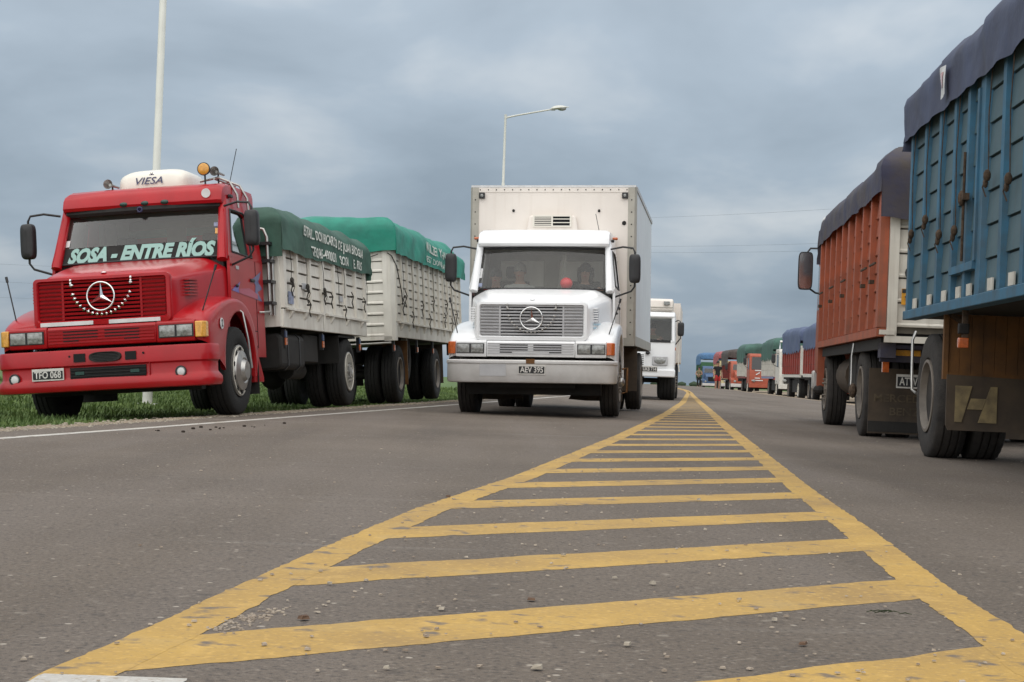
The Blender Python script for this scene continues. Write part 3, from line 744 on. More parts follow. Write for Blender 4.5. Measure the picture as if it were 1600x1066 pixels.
def star_emblem(parent, x, y, z, r, m='chrome'):
    e_ = obj('star_emblem', MB().lathe([(.010*cos(q), r-.010+.011*sin(q)) for q in [2*pi*k/8 for k in range(8)]], (x, y, z), 'y', 36, closed=True), m, parent, smooth=60)
    mb = MB()
    for k in range(3):
        a = pi/2+2*pi*k/3
        def pt(rr, aa, dy): return (x+rr*cos(aa), y+dy, z+rr*sin(aa))
        tip = pt(r-.012, a, 0); l = pt(r*.17, a+pi/3, .004); q = pt(r*.17, a-pi/3, .004); c = pt(0, a, -.022)
        mb.add([tip, l, q, c], [(0, 1, 3), (0, 3, 2), (0, 2, 1)])
    obj('star', mb, m, e_)
    return e_
def plate(parent, x, y, z, txt, w=.36, h=.13, rot=(0, 0, 0)):
    """number plate facing -y"""
    M = Matrix.Translation((x, y, z)) @ Matrix.Rotation(rot[0], 4, 'X') @ Matrix.Rotation(rot[1], 4, 'Y') @ Matrix.Rotation(rot[2], 4, 'Z')
    p = obj('number_plate', MB().box(-w/2, w/2, 0, .008, -h/2, h/2, M), 'plate_white', parent)
    obj('plate_field', MB().box(-w/2+.012, w/2-.012, -.004, -.001, -h/2+.016, h/2-.028, M), 'plate_black', p)
    text_on('plate_letters', p, 'plate_white', txt, lambda u, v: M @ Vector((u, -.007, v-.006)), h*.80, width=w*.84, bold=.002)
    return p

# ------------------------------------------------------------------ people
def skin_body(name, verts, edges, m, parent=None, loc=None, rot=None, sub=2, rootv=0):
    me = bpy.data.meshes.new(name); me.from_pydata([v[:3] for v in verts], edges, []); me.update()
    o = bpy.data.objects.new(name, me); COL.objects.link(o); me.materials.append(MATS[m])
    k = o.modifiers.new('skin', 'SKIN'); k.use_smooth_shade = True; k.branch_smoothing = .6
    for i, v in enumerate(verts):
        r_ = v[3]; me.skin_vertices[0].data[i].radius = (r_, r_*(v[4] if len(v) > 4 else 1)); me.skin_vertices[0].data[i].use_root = (i == rootv)
    k = o.modifiers.new('sub', 'SUBSURF'); k.levels = sub; k.render_levels = sub
    if parent: o.parent = parent
    if loc: o.location = loc
    if rot: o.rotation_euler = rot
    return o
def face(parent, hx, hy, hz, m='skin', s=1.0):
    """nose, eyes, mouth on a head centred at (hx,hy,hz) facing -y"""
    obj('nose', MB().ball((hx, hy-.098*s, hz-.012), (.014, .022, .026), 8, 6), m, parent, smooth=60)
    for q in (-1, 1): obj('eye', MB().ball((hx+q*.032, hy-.086*s, hz+.018), (.014, .010, .009), 8, 6), 'hair_dark', parent, smooth=60)
    obj('mouth', MB().ball((hx, hy-.092*s, hz-.062), (.026, .008, .007), 8, 5), 'lens_red', parent, smooth=60)
    for q in (-1, 1): obj('ear', MB().ball((hx+q*.082*s, hy, hz-.005), (.012, .022, .032), 8, 6), m, parent, smooth=60)
def hair(parent, hx, hy, hz, m, long=False):
    mb = MB(); P = []
    for i in range(9):
        ph = pi*i/16*1.15
        P.append([(hx+.098*sin(ph)*cos(a)*1.0, hy+.018+.112*sin(ph)*sin(a), hz+.02+.125*cos(ph)-(.02 if sin(a) > 0 else 0)) for a in [2*pi*k/18 for k in range(19)]])
    mb.grid(P)
    if long: mb.ball((hx, hy+.06, hz-.06), (.125, .08, .16), 12, 8).ball((hx-.085, hy+.02, hz-.07), (.04, .05, .12), 8, 6).ball((hx+.085, hy+.02, hz-.07), (.04, .05, .12), 8, 6)
    obj('hair', mb, m, parent, smooth=70)
def standing_person(label, loc, rotz, shirt, pants, short=True, hairm='hair_dark', arms='down', group=None, h=1.0):
    V = [(0,0,.95,.14,.8),(0,0,1.2,.135,.75),(0,0,1.40,.15,.7),(0,0,1.52,.055),(0,-.01,1.60,.075,1.1),(0,-.015,1.70,.085,1.15),(0,-.005,1.765,.05)]
    E = [(0,1),(1,2),(2,3),(3,4),(4,5),(5,6)]
    for s in (-1, 1):
        k = len(V)
        el = (s*.27, .04, 1.14) if arms == 'down' else (s*.29, -.06, 1.15)
        wr = (s*.25, -.08, .90) if arms == 'down' else (s*.08, -.25, 1.10)
        V += [(s*.19,0,1.43,.065),(*el,.046),(*wr,.033),(wr[0],wr[1]-.04,wr[2]-.07,.035,.6)]
        E += [(2,k),(k,k+1),(k+1,k+2),(k+2,k+3)]
        for f in range(4):
            q = len(V); V += [(wr[0]+(f-1.5)*.018, wr[1]-.06, wr[2]-.12, .009), (wr[0]+(f-1.5)*.018, wr[1]-.045, wr[2]-.16, .008)]; E += [(k+3,q),(q,q+1)]
        q = len(V); V += [(wr[0]-s*.04, wr[1]-.06, wr[2]-.07, .010)]; E += [(k+3,q)]
        k = len(V)
        V += [(s*.10,0,.88,.105),(s*.115,-.02,.50,.062),(s*.11,.03,.30,.060),(s*.11,.03,.09,.042),(s*.12,-.03,.045,.042),(s*.125,-.14,.035,.036)]
        E += [(0,k),(k,k+1),(k+1,k+2),(k+2,k+3),(k+3,k+4),(k+4,k+5)]
    o = skin_body('person', V, E, 'skin', None, loc, (0, 0, rotz), 2); o.scale = (h, h, h)
    tag(o, label, 'person', group)
    V2 = [(0,0,.80,.160,.82),(0,0,.93,.160,.82),(0,0,1.2,.152,.78),(0,0,1.41,.165,.72),(0,0,1.49,.075)]; E2 = [(0,1),(1,2),(2,3),(3,4)]
    for s in (-1, 1):
        k = len(V2); V2 += [(s*.19,0,1.435,.080),(s*.24,.02,1.27,.066)]; E2 += [(3,k),(k,k+1)]
    skin_body('shirt', V2, E2, shirt, o)
    V3 = [(0,0,1.02,.150,.84),(0,0,.90,.158,.86)]; E3 = [(0,1)]
    for s in (-1, 1):
        k = len(V3); V3 += [(s*.10,0,.84,.120),(s*.115,-.01,.56 if short else .5,.092 if short else .08)]; E3 += [(1,k),(k,k+1)]
        if not short: V3 += [(s*.11,.02,.14,.066)]; E3 += [(k+1,k+2)]
        obj('shoe', MB().ball((s*.12, -.06, .04), (.05, .13, .045), 10, 6), 'hair_dark', o, smooth=60)
    skin_body('shorts' if short else 'trousers', V3, E3, pants, o)
    face(o, 0, -.015, 1.67); hair(o, 0, -.015, 1.68, hairm)
    return o
def seated_person(label, loc, shirt, hairm, long=False, wheelc=None, turn=0., s_=1.0):
    """origin at the seat, facing -y; hands on a wheel centred at wheelc (local) or on the lap"""
    V = [(0,0,.08,.15,.9),(0,.04,.30,.14,.8),(0,.05,.48,.16,.72),(0,.03,.60,.052),(0,.0,.68,.075,1.1),(0,-.01,.77,.085,1.15),(0,0,.83,.05)]
    E = [(0,1),(1,2),(2,3),(3,4),(4,5),(5,6)]
    for s in (-1, 1):
        k = len(V)
        if wheelc: wr = (wheelc[0]+s*.17, wheelc[1]+.05, wheelc[2]+.06)
        else: wr = (s*.12, -.30, .20)
        el = (s*.30, (wr[1]+.05)*.45, (wr[2]+.5)*.42)
        V += [(s*.19,.04,.50,.068),(*el,.048),(*wr,.035),(wr[0],wr[1]-.06,wr[2]+.02,.036,.6)]
        E += [(2,k),(k,k+1),(k+1,k+2),(k+2,k+3)]
        for f in range(4):
            q = len(V); V += [(wr[0]+(f-1.5)*.019, wr[1]-.115, wr[2]+.03, .010),(wr[0]+(f-1.5)*.019, wr[1]-.13, wr[2]-.005, .009)]; E += [(k+3,q),(q,q+1)]
        q = len(V); V += [(wr[0]-s*.045, wr[1]-.085, wr[2]+.01, .011)]; E += [(k+3,q)]
        k = len(V); V += [(s*.10,-.08,.09,.105),(s*.13,-.45,.10,.075),(s*.13,-.50,-.32,.055),(s*.13,-.60,-.36,.045)]; E += [(0,k),(k,k+1),(k+1,k+2),(k+2,k+3)]
    o = skin_body('person', V, E, 'skin', None, loc, (0, 0, turn), 2); o.scale = (s_, s_, s_); tag(o, label, 'person')
    V2 = [(0,0,.08,.165,.92),(0,.04,.30,.157,.83),(0,.05,.49,.175,.75),(0,.03,.57,.075)]; E2 = [(0,1),(1,2),(2,3)]
    for s in (-1, 1):
        k = len(V2); el = V[7+0][0:3]
        V2 += [(s*.19,.04,.505,.082),(s*.245,-.02,.40,.068)]; E2 += [(2,k),(k,k+1)]
    skin_body('shirt', V2, E2, shirt, o)
    V3 = [(0,0,.06,.165,.9)]; E3 = []
    for s in (-1, 1):
        k = len(V3); V3 += [(s*.10,-.08,.09,.118),(s*.13,-.45,.10,.088),(s*.13,-.50,-.30,.066)]; E3 += [(0,k),(k,k+1),(k+1,k+2)]
    skin_body('trousers', V3, E3, 'jeans', o)
    face(o, 0, -.01, .745); hair(o, 0, -.01, .755, hairm, long)
    return o
# ================================================================== bonneted cab (used by the red and the white truck)
def tumble(z): return 1.06 if z < 1.85 else 1.06-.10*(z-1.85)/.80
def fill_poly(outer, hole=None):
    bm = bmesh.new()
    def loop(pts):
        vs = [bm.verts.new((0, y, z)) for y, z in pts]; return [bm.edges.new((vs[i], vs[(i+1) % len(vs)])) for i in range(len(vs))]
    es = loop(outer)
    if hole: es += loop(hole)
    bmesh.ops.triangle_fill(bm, use_beauty=True, edges=es)
    me = bpy.data.meshes.new('panel'); bm.to_mesh(me); bm.free(); return me
def side_panel(name, outer, hole, s, m, parent, dx=0., th=.035):
    me = fill_poly(outer, hole)
    for v in me.vertices: v.co.x = s*(tumble(v.co.z)+dx)
    o = link(name, me, m, parent, solid=th); return o
WS = dict(y0=1.36, z0=1.84, w0=1.0, y1=1.64, z1=2.50, w1=.945)      # windscreen corners
def wsp(u, v, off=0.):
    """point on the windscreen: u -1..1 across, v 0..1 up"""
    w = lerp(WS['w0'], WS['w1'], v); bow = .09*(u*u)
    return Vector((u*w, lerp(WS['y0'], WS['y1'], v)-.05+bow-off*.92, lerp(WS['z0'], WS['z1'], v)+off*.4))
def cab(R, paint, grille, red):
    # hood
    rows = []
    for y, w, zc, ch, zb in ((.17, .765, 1.555, .05, 1.06), (.20, .79, 1.60, .07, 1.04), (.26, .81, 1.625, .09, 1.02), (.45, .84, 1.675, .11, 1.0), (.80, .90, 1.745, .13, .95), (1.15, .97, 1.80, .13, .92), (1.36, 1.02, 1.835, .12, .9), (1.42, 1.03, 1.84, .12, .9)):
        pr = [(0, zc+.012), (.40*w, zc+.010), (.74*w, zc), (.80*w, zc-.012), (.97*w, zc-ch*.92), (w, zc-ch*1.15), (w+.004, zc-ch*1.6), (w+.012, (zc+zb)/2-.05), (w+.015, zb)]
        rows.append([(-x, y, z) for x, z in pr[::-1]]+[(x, y, z) for x, z in pr[1:]])
    hd = obj('hood', MB().grid(rows), paint, R, smooth=50, sub=1)
    # side louvres on the hood
    for s in (-1, 1):
        for k in range(6):
            y0_, z_ = .42, 1.34+k*.034
            obj('louvre', MB().prism([(y0_, z_), (y0_+.30, z_+.012), (y0_+.30, z_+.028), (y0_, z_+.016)], s*.835, s*(.905 if True else 0), 'x'), paint, hd)
    # grille
    fr = MB()
    def rr(w, h, cz, n=5, r=.05):
        pts = []
        for cx, cz_, a0 in ((w-r, cz+h-r, 0), (-w+r, cz+h-r, pi/2), (-w+r, cz-h+r, pi), (w-r, cz-h+r, 3*pi/2)):
            pts += [(cx+r*cos(a0+pi/2*k/n), cz_+r*sin(a0+pi/2*k/n)) for k in range(n+1)]
        return pts
    o_, i_ = rr(.785, .265, 1.325), rr(.72, .215, 1.335, r=.03)
    P = [[(x*.992, .20, z) for x, z in o_], [(x, .155, z) for x, z in o_], [(x*.985, .135, z) for x, z in o_], [(lerp(o[0], q[0], .75), .13, lerp(o[1], q[1], .75)) for o, q in zip(o_, i_)], [(x, .15, z) for x, z in i_], [(x, .21, z) for x, z in i_]]
    P = [p+[p[0]] for p in P]
    gf = obj('grille_frame', fr.grid(P), paint, R, smooth=45)
    obj('grille_backing', MB().box(-.72, .72, .205, .215, 1.11, 1.56), 'dark_void', gf)
    for s in (-1, 1): obj('grille_backing', MB().box(min(s*.44, s*.72), max(s*.44, s*.72), .172, .20, 1.12, 1.55), grille, gf)
    nsl = 10
    for k in range(nsl):
        z = 1.137+k*.0436
        obj('grille_slat', MB().prism([(.150, z-.002), (.146, z+.014), (.168, z+.026), (.20, z+.024), (.20, z)], -.715, .715, 'x'), grille, gf)
    for s in (-1, 1): obj('grille_bar', MB().box(s*.445-.012, s*.445+.012, .147, .2, 1.12, 1.555), grille, gf)
    star_emblem(R, 0, .115, 1.365, .165)
    mb = MB()                                    # garland of small leaves
    for k in range(21):
        a = pi+pi*k/20; cx, cz_ = .34*cos(a)*(1.0), 1.50+.33*sin(a) if abs(cos(a)) < .985 else 1.50
        M = Matrix.Translation((cx, .125, cz_)) @ Matrix.Rotation(-(a+pi/2), 4, 'Y')
        mb.add([M @ Vector(v) for v in ((0, 0, .026), (.017, -.006, 0), (-.017, -.006, 0), (0, -.014, .004), (0, 0, -.020))], [(0, 1, 3), (0, 3, 2), (1, 4, 3), (2, 3, 4), (0, 2, 4, 1)])
    for z in (1.52, 1.555):
        for s in (-1, 1): mb.ball((s*.342, .122, z), (.014, .01, .018), 6, 5)
    tag(obj('garland', mb, 'chrome' if red else 'steel', R), kind='stuff')
    if red:
        for x0, x1 in ((-.70, -.10), (.08, .66)): obj('reflector_strip', MB().box(x0, x1, .118, .128, 1.062, 1.105), 'sticker', R)
    # lower front panel and lamps
    lp = obj('lower_panel', MB().prism([(.10, .83), (.085, .86), (.085, 1.02), (.11, 1.05), (.30, 1.07), (.30, .83)], -.615, .615, 'x'), paint, R, bevel=.008)
    for k in range(5):
        z = .875+k*.034
        obj('panel_rib', MB().box(-.60, .60, .078, .09, z-.010, z+.010), grille, lp)
        if k > 0:
            for x0, x1 in (((-.43, -.04), (.04, .43)) if k > 1 else ((-.43, -.26), (.26, .43))): obj('air_slot', MB().box(x0, x1, .074, .088, z-.023, z-.012), 'dark_void', lp)
    for s in (-1, 1):
        hb = obj('headlight_bezel', MB().prism([(.095, .825), (.08, .86), (.08, 1.03), (.10, 1.055), (.32, 1.08), (.32, .825)], s*.62, s*1.05, 'x'), paint, R, bevel=.01)
        obj('lamp_recess', MB().box(min(s*.65, s*1.04), max(s*.65, s*1.04), .070, .082, .872, 1.012), 'black_plastic', hb)
        for c in (.748, .942): obj('headlight', MB().grid([[(s*c+.085*u, .062-.016*(1-u*u)*(1-v*v), .942+.060*v) for u in (-1, -.6, 0, .6, 1)] for v in (-1, -.5, 0, .5, 1)]), 'lens_clear', hb, smooth=60)
        obj('turn_signal', MB().prism([(s*1.055, .075), (s*1.13, .085), (s*1.165, .13), (s*1.165, .22), (s*1.05, .22)], .862, 1.035, 'z'), 'lens_amber' if red else 'lens_orange', R, bevel=.01)
        # fender
        ca, cz_ = 1.36, .56; rad = .60
        out_ = [(.13, .83), (.11, .95), (.12, 1.05), (.25, 1.13), (.50, 1.22), (.80, 1.30), (1.10, 1.345), (1.40, 1.35), (1.65, 1.31), (1.85, 1.22), (2.00, 1.08), (2.08, .92), (2.12, .72)]
        P = []
        for i, (y, z) in enumerate(out_):
            tt = i/(len(out_)-1); an = lerp(pi+.10, -.22, tt)
            ay, az = ca-rad*cos(an-pi)*1.0 if False else ca+rad*cos(an), cz_+rad*1.04*sin(an)
            up = z > 1.04; dz = .0
            P.append([(s*.70, y+.04, z+.05), (s*.90, y+.005, z+.03), (s*1.06, y, z+.012), (s*1.13, y+.008, z-.012), (s*1.168, lerp(y, ay, .10), lerp(z, az, .10)), (s*1.18, lerp(y, ay, .3), lerp(z, az, .3)), (s*1.18, lerp(y, ay, .6), lerp(z, az, .6)), (s*1.185, lerp(y, ay, .95), lerp(z, az, .95)), (s*1.175, ay, az), (s*1.10, ay, az)])
        fd = obj('fender', MB().grid(P), paint, R, smooth=50, sub=1)
        if s > 0 and red:
            text_on('sticker_number', fd, 'letter_dark', '2', lambda u, v: (1.199, .62+u, 1.02+v), .11, bold=.004)
            obj('round_sticker', MB().lathe([(0, .062), (.006, .062), (.006, 0)], (1.19, .62, 1.02), 'x', 20), 'sticker', fd)
        # marker rod on the fender
        rod = obj('fender_marker', MB().tube([(s*1.07, .33, 1.16), (s*1.07+(.14 if s > 0 else -.12), .40, 1.62)], .008, 6), 'black_plastic', R)
        obj('marker_tip', MB().tube([(s*1.07+(.135 if s > 0 else -.115), .398, 1.60), (s*1.07+(.15 if s > 0 else -.13), .405, 1.66)], .016, 8), 'black_plastic', rod)
        obj('wheel_well', MB().box(min(s*.62, s*.66), max(s*.62, s*.66), .72, 2.05, .55, 1.22).box(min(s*.66, s*1.1), max(s*.66, s*1.1), .8, 1.95, 1.20, 1.215), 'dark_void', R)
    # cab sides
    for s in (-1, 1):
        lower = [(1.40, 1.84), (1.40, 1.30), (1.80, 1.30), (2.02, 1.05), (2.10, .67), (2.78, .67), (2.78, 1.84)]
        side_panel('door', lower, None, s, paint, R)
        upper = [(1.37, 1.84), (2.78, 1.84), (2.78, 2.55), (1.66, 2.55)]
        hole = [(1.52, 1.90), (2.34, 1.84+.04), (2.36, 2.38), (2.25, 2.42), (1.72, 2.42)]
        side_panel('window_frame', upper, hole, s, paint, R, dx=-.002)
        me = fill_poly(hole)
        for v in me.vertices: v.co.x = s*(tumble(v.co.z)-.012)
        link('side_window', me, 'glass', R)
        obj('window_seal', MB().tube([(s*(tumble(z)+.016), y, z) for y, z in hole+[hole[0]]], .014, 6), 'black_plastic', R, smooth=60)
        obj('pillar', MB().tube([(s*1.005, 1.35, 1.80), (s*.955, 1.635, 2.50), (s*.94, 1.68, 2.56)], [.062, .05, .05], 10), paint, R, smooth=60)
        obj('door_handle', MB().box(min(s*1.075, s*1.10), max(s*1.075, s*1.10), 2.20, 2.36, 1.58, 1.62), 'black_plastic', R, bevel=.01)
        obj('door_seam', MB().box(min(s*1.0775, s*1.081), max(s*1.0775, s*1.081), 2.44, 2.452, .78, 1.84).box(min(s*1.0775, s*1.081), max(s*1.0775, s*1.081), 2.0, 2.44, .98, .99), 'dark_void', R)
        obj('side_lamp', MB().box(min(s*.99, s*1.03), max(s*.99, s*1.03), 1.72, 1.82, 2.56, 2.60), 'black_plastic', R, bevel=.01)
        st = obj('step', MB().prism([(2.0, .95), (2.02, .95), (2.42, .42), (2.42, .36), (2.0, .36)], s*.90, s*1.14, 'x'), paint, R, bevel=.01)
        obj('step_recess', MB().prism([(2.07, .74), (2.30, .44), (2.07, .44)], s*1.13, s*1.145, 'x'), 'dark_void' if not red else 'grille_red', st)
    # roof with its visor front
    prof = [(1.66, 2.47), (1.52, 2.485), (1.50, 2.52), (1.53, 2.62), (1.60, 2.70), (1.74, 2.745), (2.2, 2.765), (2.80, 2.76), (2.80, 2.50)]
    P = []
    for u, w, k in ((-1, .975, .10), (-.985, .975, .035), (-.93, .93, .008), (-.5, .5, 0), (0, 0, 0), (.5, .5, 0), (.93, .93, .008), (.985, .975, .035), (1, .975, .10)):
        P.append([(u*.985, y+(k*.9 if i in (1, 2, 3) else k*.4 if i == 4 else 0)-.035*(1-u*u)*(1 if i in (1, 2, 3, 4) else 0), z-(k if i in (4, 5, 6, 7) else k*.3 if i == 3 else 0)) for i, (y, z) in enumerate(prof)])
    mb = MB().grid(P); n = len(prof)
    for rI in (0, len(P)-1): mb.f.append(tuple(rI*n+i for i in range(n)))
    rf = obj('roof', mb, paint, R, smooth=40)
    if red:
        obj('visor_band', MB().grid([[Vector(wsp(u*.99, v, o_)) for u in [q/8 for q in range(-8, 9)]] for v, o_ in ((.86, .03), (.865, .095), (.93, .10), (.995, .09))]), 'seat_cloth', R, smooth=60)
        star_emblem(R, 0, wsp(0, .92, .115).y, wsp(0, .92).z+.005, .036, 'letter_navy')
        for x in (-.20, 0.06, .30): obj('marker_lamp', MB().ball((x, 1.478, 2.525), (.052, .028, .028), 12, 8), 'dark_green_lamp', R, smooth=60)
        obj('round_sticker', MB().lathe([(-.002, .055), (0, 0)], (.80, 1.492, 2.60), 'y', 18), 'sticker', rf)
    else:
        obj('visor_band', MB().grid([[Vector(wsp(u, v, .012)) for u in [q/8*.99 for q in range(-8, 9)]] for v in (.90, .99)]), 'black_plastic', R, smooth=60)
    # floor, firewall, dash, rear wall with window, seats, wheel
    obj('cab_floor', MB().box(-1.0, 1.0, 1.45, 2.76, .80, .86).box(-1.0, 1.0, 1.40, 1.46, .8, 1.80), 'interior', R)
    obj('dashboard', MB().prism([(1.42, 1.60), (1.42, 1.83), (1.75, 1.80), (1.82, 1.70), (1.80, 1.5)], -.99, .99, 'x'), 'interior', R, bevel=.02)
    obj('rear_wall', MB().box(-1.03, 1.03, 2.74, 2.78, .76, 1.95).box(-.97, .97, 2.74, 2.78, 2.35, 2.58).box(-1.02, -.80, 2.741, 2.779, 1.95, 2.35).box(.80, 1.02, 2.741, 2.779, 1.95, 2.35).box(-.12, .12, 2.741, 2.779, 1.95, 2.35), 'lining', R)
    obj('headlining', MB().box(-.94, .94, 1.68, 2.74, 2.455, 2.468), 'lining', R)
    for x in (-.55, .55):
        sb = MB().box(x-.25, x+.25, 2.0, 2.5, 1.22, 1.36).box(x-.24, x+.24, 2.42, 2.56, 1.36, 2.02).box(x-.13, x+.13, 2.44, 2.54, 2.06, 2.24)
        obj('seat', sb, 'seat_cloth', R, bevel=.04)
    wc = Vector((.55, 1.90, 1.78)); M = Matrix.Translation(wc) @ Matrix.Rotation(radians(-42), 4, 'X')
    mb = MB(); mb.grid([[M @ Vector(((.215+.014*cos(q))*cos(a), .014*sin(q)*0+(.215+.014*cos(q))*sin(a)*1.0, .014*sin(q))) for q in [2*pi*j/8 for j in range(9)]] for a in [2*pi*i/32 for i in range(33)]])
    for a in (pi/2+.9, pi/2-.9, -pi/2): mb.tube([M @ Vector((0, 0, 0)), M @ Vector((.21*cos(a), .21*sin(a), 0))], .012, 6)
    mb.tube([wc, wc+Vector((0, -.25, -.30))], .03, 8)
    obj('steering_wheel', mb, 'black_plastic', R, smooth=60)
    # windscreen
    obj('windscreen', MB().grid([[wsp(q/10, v/4) for q in range(-10, 11)] for v in range(5)]), 'glass', R, smooth=60)
    obj('windscreen_seal', MB().tube([wsp(q/10, 0, .008) for q in range(-10, 11)], .012, 6).tube([wsp(q/10, 1, .008) for q in range(-10, 11)], .012, 6).tube([wsp(-1, 0, .008), wsp(-1, 1, .008)], .013, 6).tube([wsp(1, 0, .008), wsp(1, 1, .008)], .013, 6), 'black_plastic', R, smooth=60)
    for x0, x1 in ((-.75, -.15), (.1, .7)):
        pass
    for s in (-1, 1): mirror(R, s, s*1.0, 1.48, 2.44, 2.15)
    obj('hood_badge', MB().ball((0, .235, 1.632), (.035, .03, .012), 10, 6), 'chrome', hd, smooth=60)
    for s in (-1, 1): obj('hood_latch', MB().ball((s*1.09, 1.62, 1.50), (.02, .03, .02), 8, 6), 'black_plastic', R)
    obj('front_beam', MB().box(-.95, .95, .55, .70, .30, .50).box(-.6, .6, .30, .36, .40, 1.0), 'chassis', R)  # axle beam and radiator, made a wide dark panel to fill the shadow below
    obj('engine', MB().box(-.35, .35, .35, 1.5, .45, .95).box(-.25, .25, .6, 2.4, .36, .5), 'chassis', R, bevel=.05)

def bumper(R, path, sect, m, name='bumper'):
    """path: right half (x,y) from the middle outwards; sect: (outset, z)"""
    full = [(-x, y) for x, y in path[:0:-1]]+path
    P = []
    for i, (x, y) in enumerate(full):
        a, c = full[max(i-1, 0)], full[min(i+1, len(full)-1)]
        tx, ty = c[0]-a[0], c[1]-a[1]; l = hypot(tx, ty); nx, ny = ty/l, -tx/l
        P.append([(x+nx*o, y+ny*o, z) for o, z in sect])
    return obj(name, MB().grid(P), m, R, smooth=40)
PATH = [(0, .0), (.35, .004), (.70, .02), (.95, .045), (1.08, .075), (1.15, .12), (1.18, .19), (1.185, .42)]
# ================================================================== red truck
RED = root('red_truck', 'red bonneted truck with lettered windscreen and green tarpaulin parked on the left verge', 'truck', (-4.40, 17.32, -.080), (radians(.10), radians(-4.9), -.122))
cab(RED, 'red_paint', 'grille_red', True)
RPATH = [(x*1.015, y-.01) for x, y in PATH]
bp_ = bumper(RED, RPATH, [(-.25, .80), (.0, .79), (.012, .77), (.012, .62), (-.010, .60), (-.012, .50), (.0, .48), (.035, .44), (.04, .38), (.02, .345), (-.05, .335), (-.28, .34)], 'red_paint')
obj('upper_intake', MB().box(-.28, -.15, -.030, .02, .655, .745), 'dark_void', bp_)
obj('upper_intake', MB().box(.30, .42, -.030, .02, .655, .745), 'dark_void', bp_)
P = [[(.075+(.165*k)*math.copysign(abs(cos(a))**.6, cos(a)), dy, .70+.050*k*math.copysign(abs(sin(a))**.8, sin(a))) for a in [2*pi*i/28 for i in range(29)]] for k, dy in ((1.12, -.02), (1.08, -.045), (.95, -.045), (.85, -.03), (.01, -.028))]
obj('oval_intake', MB().grid(P), 'chassis', bp_, smooth=50)
for i in range(5): obj('intake_rib', MB().box(-.07, .22, -.036, -.031, .665+i*.016, .671+i*.016), 'black_plastic', bp_)
lw = obj('lower_mesh', MB().box(-.33, .52, -.012, .02, .475, .595), 'dark_void', bp_)
for x in (-.22, .40): obj('grid_lamp', MB().box(x-.05, x+.05, -.022, -.010, .515, .55), 'dark_green_lamp', lw)
for z in (.50, .535, .57): obj('mesh_bar', MB().box(-.33, .52, -.020, -.012, z-.004, z+.004), 'chassis', lw)
for x in (-.98, .90):
    y_ = interp(RPATH, abs(x))
    fl = obj('fog_light', MB().lathe([(.0, .062), (-.016, .062), (-.018, .050), (-.004, .048)], (x, y_-.006, .50), 'y', 24), 'black_plastic', bp_, smooth=50)
    obj('fog_lens', MB().ball((x, y_-.006, .50), (.05, .018, .05), 16, 8), 'sticker', fl, smooth=60)
plate(RED, -.58, -.022, .535, 'TFO 068', .36, .13)
for x in (-.33, .50, .34): obj('bumper_bolt', MB().lathe([(0, .012), (-.022, .012), (-.022, 0)], (x, 0, .72), 'y', 8), 'dark_void', bp_)
for s in (-1, 1): obj('bumper_seam', MB().box(s*.56-.004, s*.56+.004, -.006, .03, .48, .785), 'grille_red', bp_)
# windscreen lettering band
obj('sun_band', MB().grid([[wsp(q/10*.985, v, .004) for q in range(-10, 11)] for v in (.02, .15, .30)]), 'seat_cloth', RED, smooth=60)
text_on('windscreen_lettering', RED, 'letter_mint', 'SOSA - ENTRE RÍOS', lambda u, v: wsp(u+.02, .132+v, .012), .35, width=1.80, shear=.25, bold=.020)
obj('sticker', MB().grid([[wsp(u, v, .006) for u in (.91, .955)] for v in (.42, .52)]), 'lens_amber', RED)
obj('sticker', MB().grid([[wsp(u, v, .006) for u in (.895, .965)] for v in (.55, .63)]), 'sticker_blue', RED)
obj('sticker', MB().grid([[wsp(u, v, .006) for u in (-.965, -.90)] for v in (.33, .45)]), 'sticker', RED)
obj('curtain', MB().grid([[(x, 2.6+.03*sin(i*2.2), z) for i, x in enumerate([-.95+.05*k for k in range(9)])] for z in (1.9, 2.44)]), 'lining', RED, smooth=60)
# roof things
un = []
for y, w, h in ((1.84, .30, .03), (1.86, .36, .12), (1.92, .40, .17), (2.05, .42, .20), (2.5, .42, .20), (2.62, .40, .17), (2.66, .36, .03)):
    un.append([(.02+w*1.05*math.copysign(abs(cos(a))**.5, cos(a)), y, 2.755+h*1.2*abs(sin(a))**.5) for a in [pi*k/16 for k in range(17)]])
ac = obj('roof_cooler', MB().grid(un).grid([un[0], [(.02, 1.84, 2.76)]*17]), 'unit_cream', RED, smooth=60)
text_on('cooler_lettering', ac, 'letter_navy', 'VIESA', lambda u, v: (.0+u, 1.842+.0+(v+.03)*.35-.018, 2.835+v), .125, width=.34, shear=.25, bold=.001)
mbx = MB()
for k in range(6):
    a = 2*pi*k/6; mbx.tube([(.02, 1.875, 2.915), (.02+.028*cos(a), 1.875-.006, 2.915+.028*sin(a))], [.006, .004], 4)
obj('cooler_logo', mbx, 'letter_navy', ac)
def horn(x, y, z, r_, ln, nm='horn'):
    h_ = obj(nm, MB().lathe([(ln, .014), (ln*.45, .018), (ln*.15, r_*.55), (0, r_), (.012, r_-.006), (ln*.2, r_*.3), (ln*.2, 0)], (x, y, z), 'y', 20), 'steel', RED, smooth=50)
    obj('horn_bracket', MB().tube([(x, y+.15, z), (x, y+.16, 2.74)], .012, 6), 'black_plastic', h_)
horn(.80, 1.86, 2.905, .058, .38); horn(-.52, 1.84, 2.83, .058, .36)
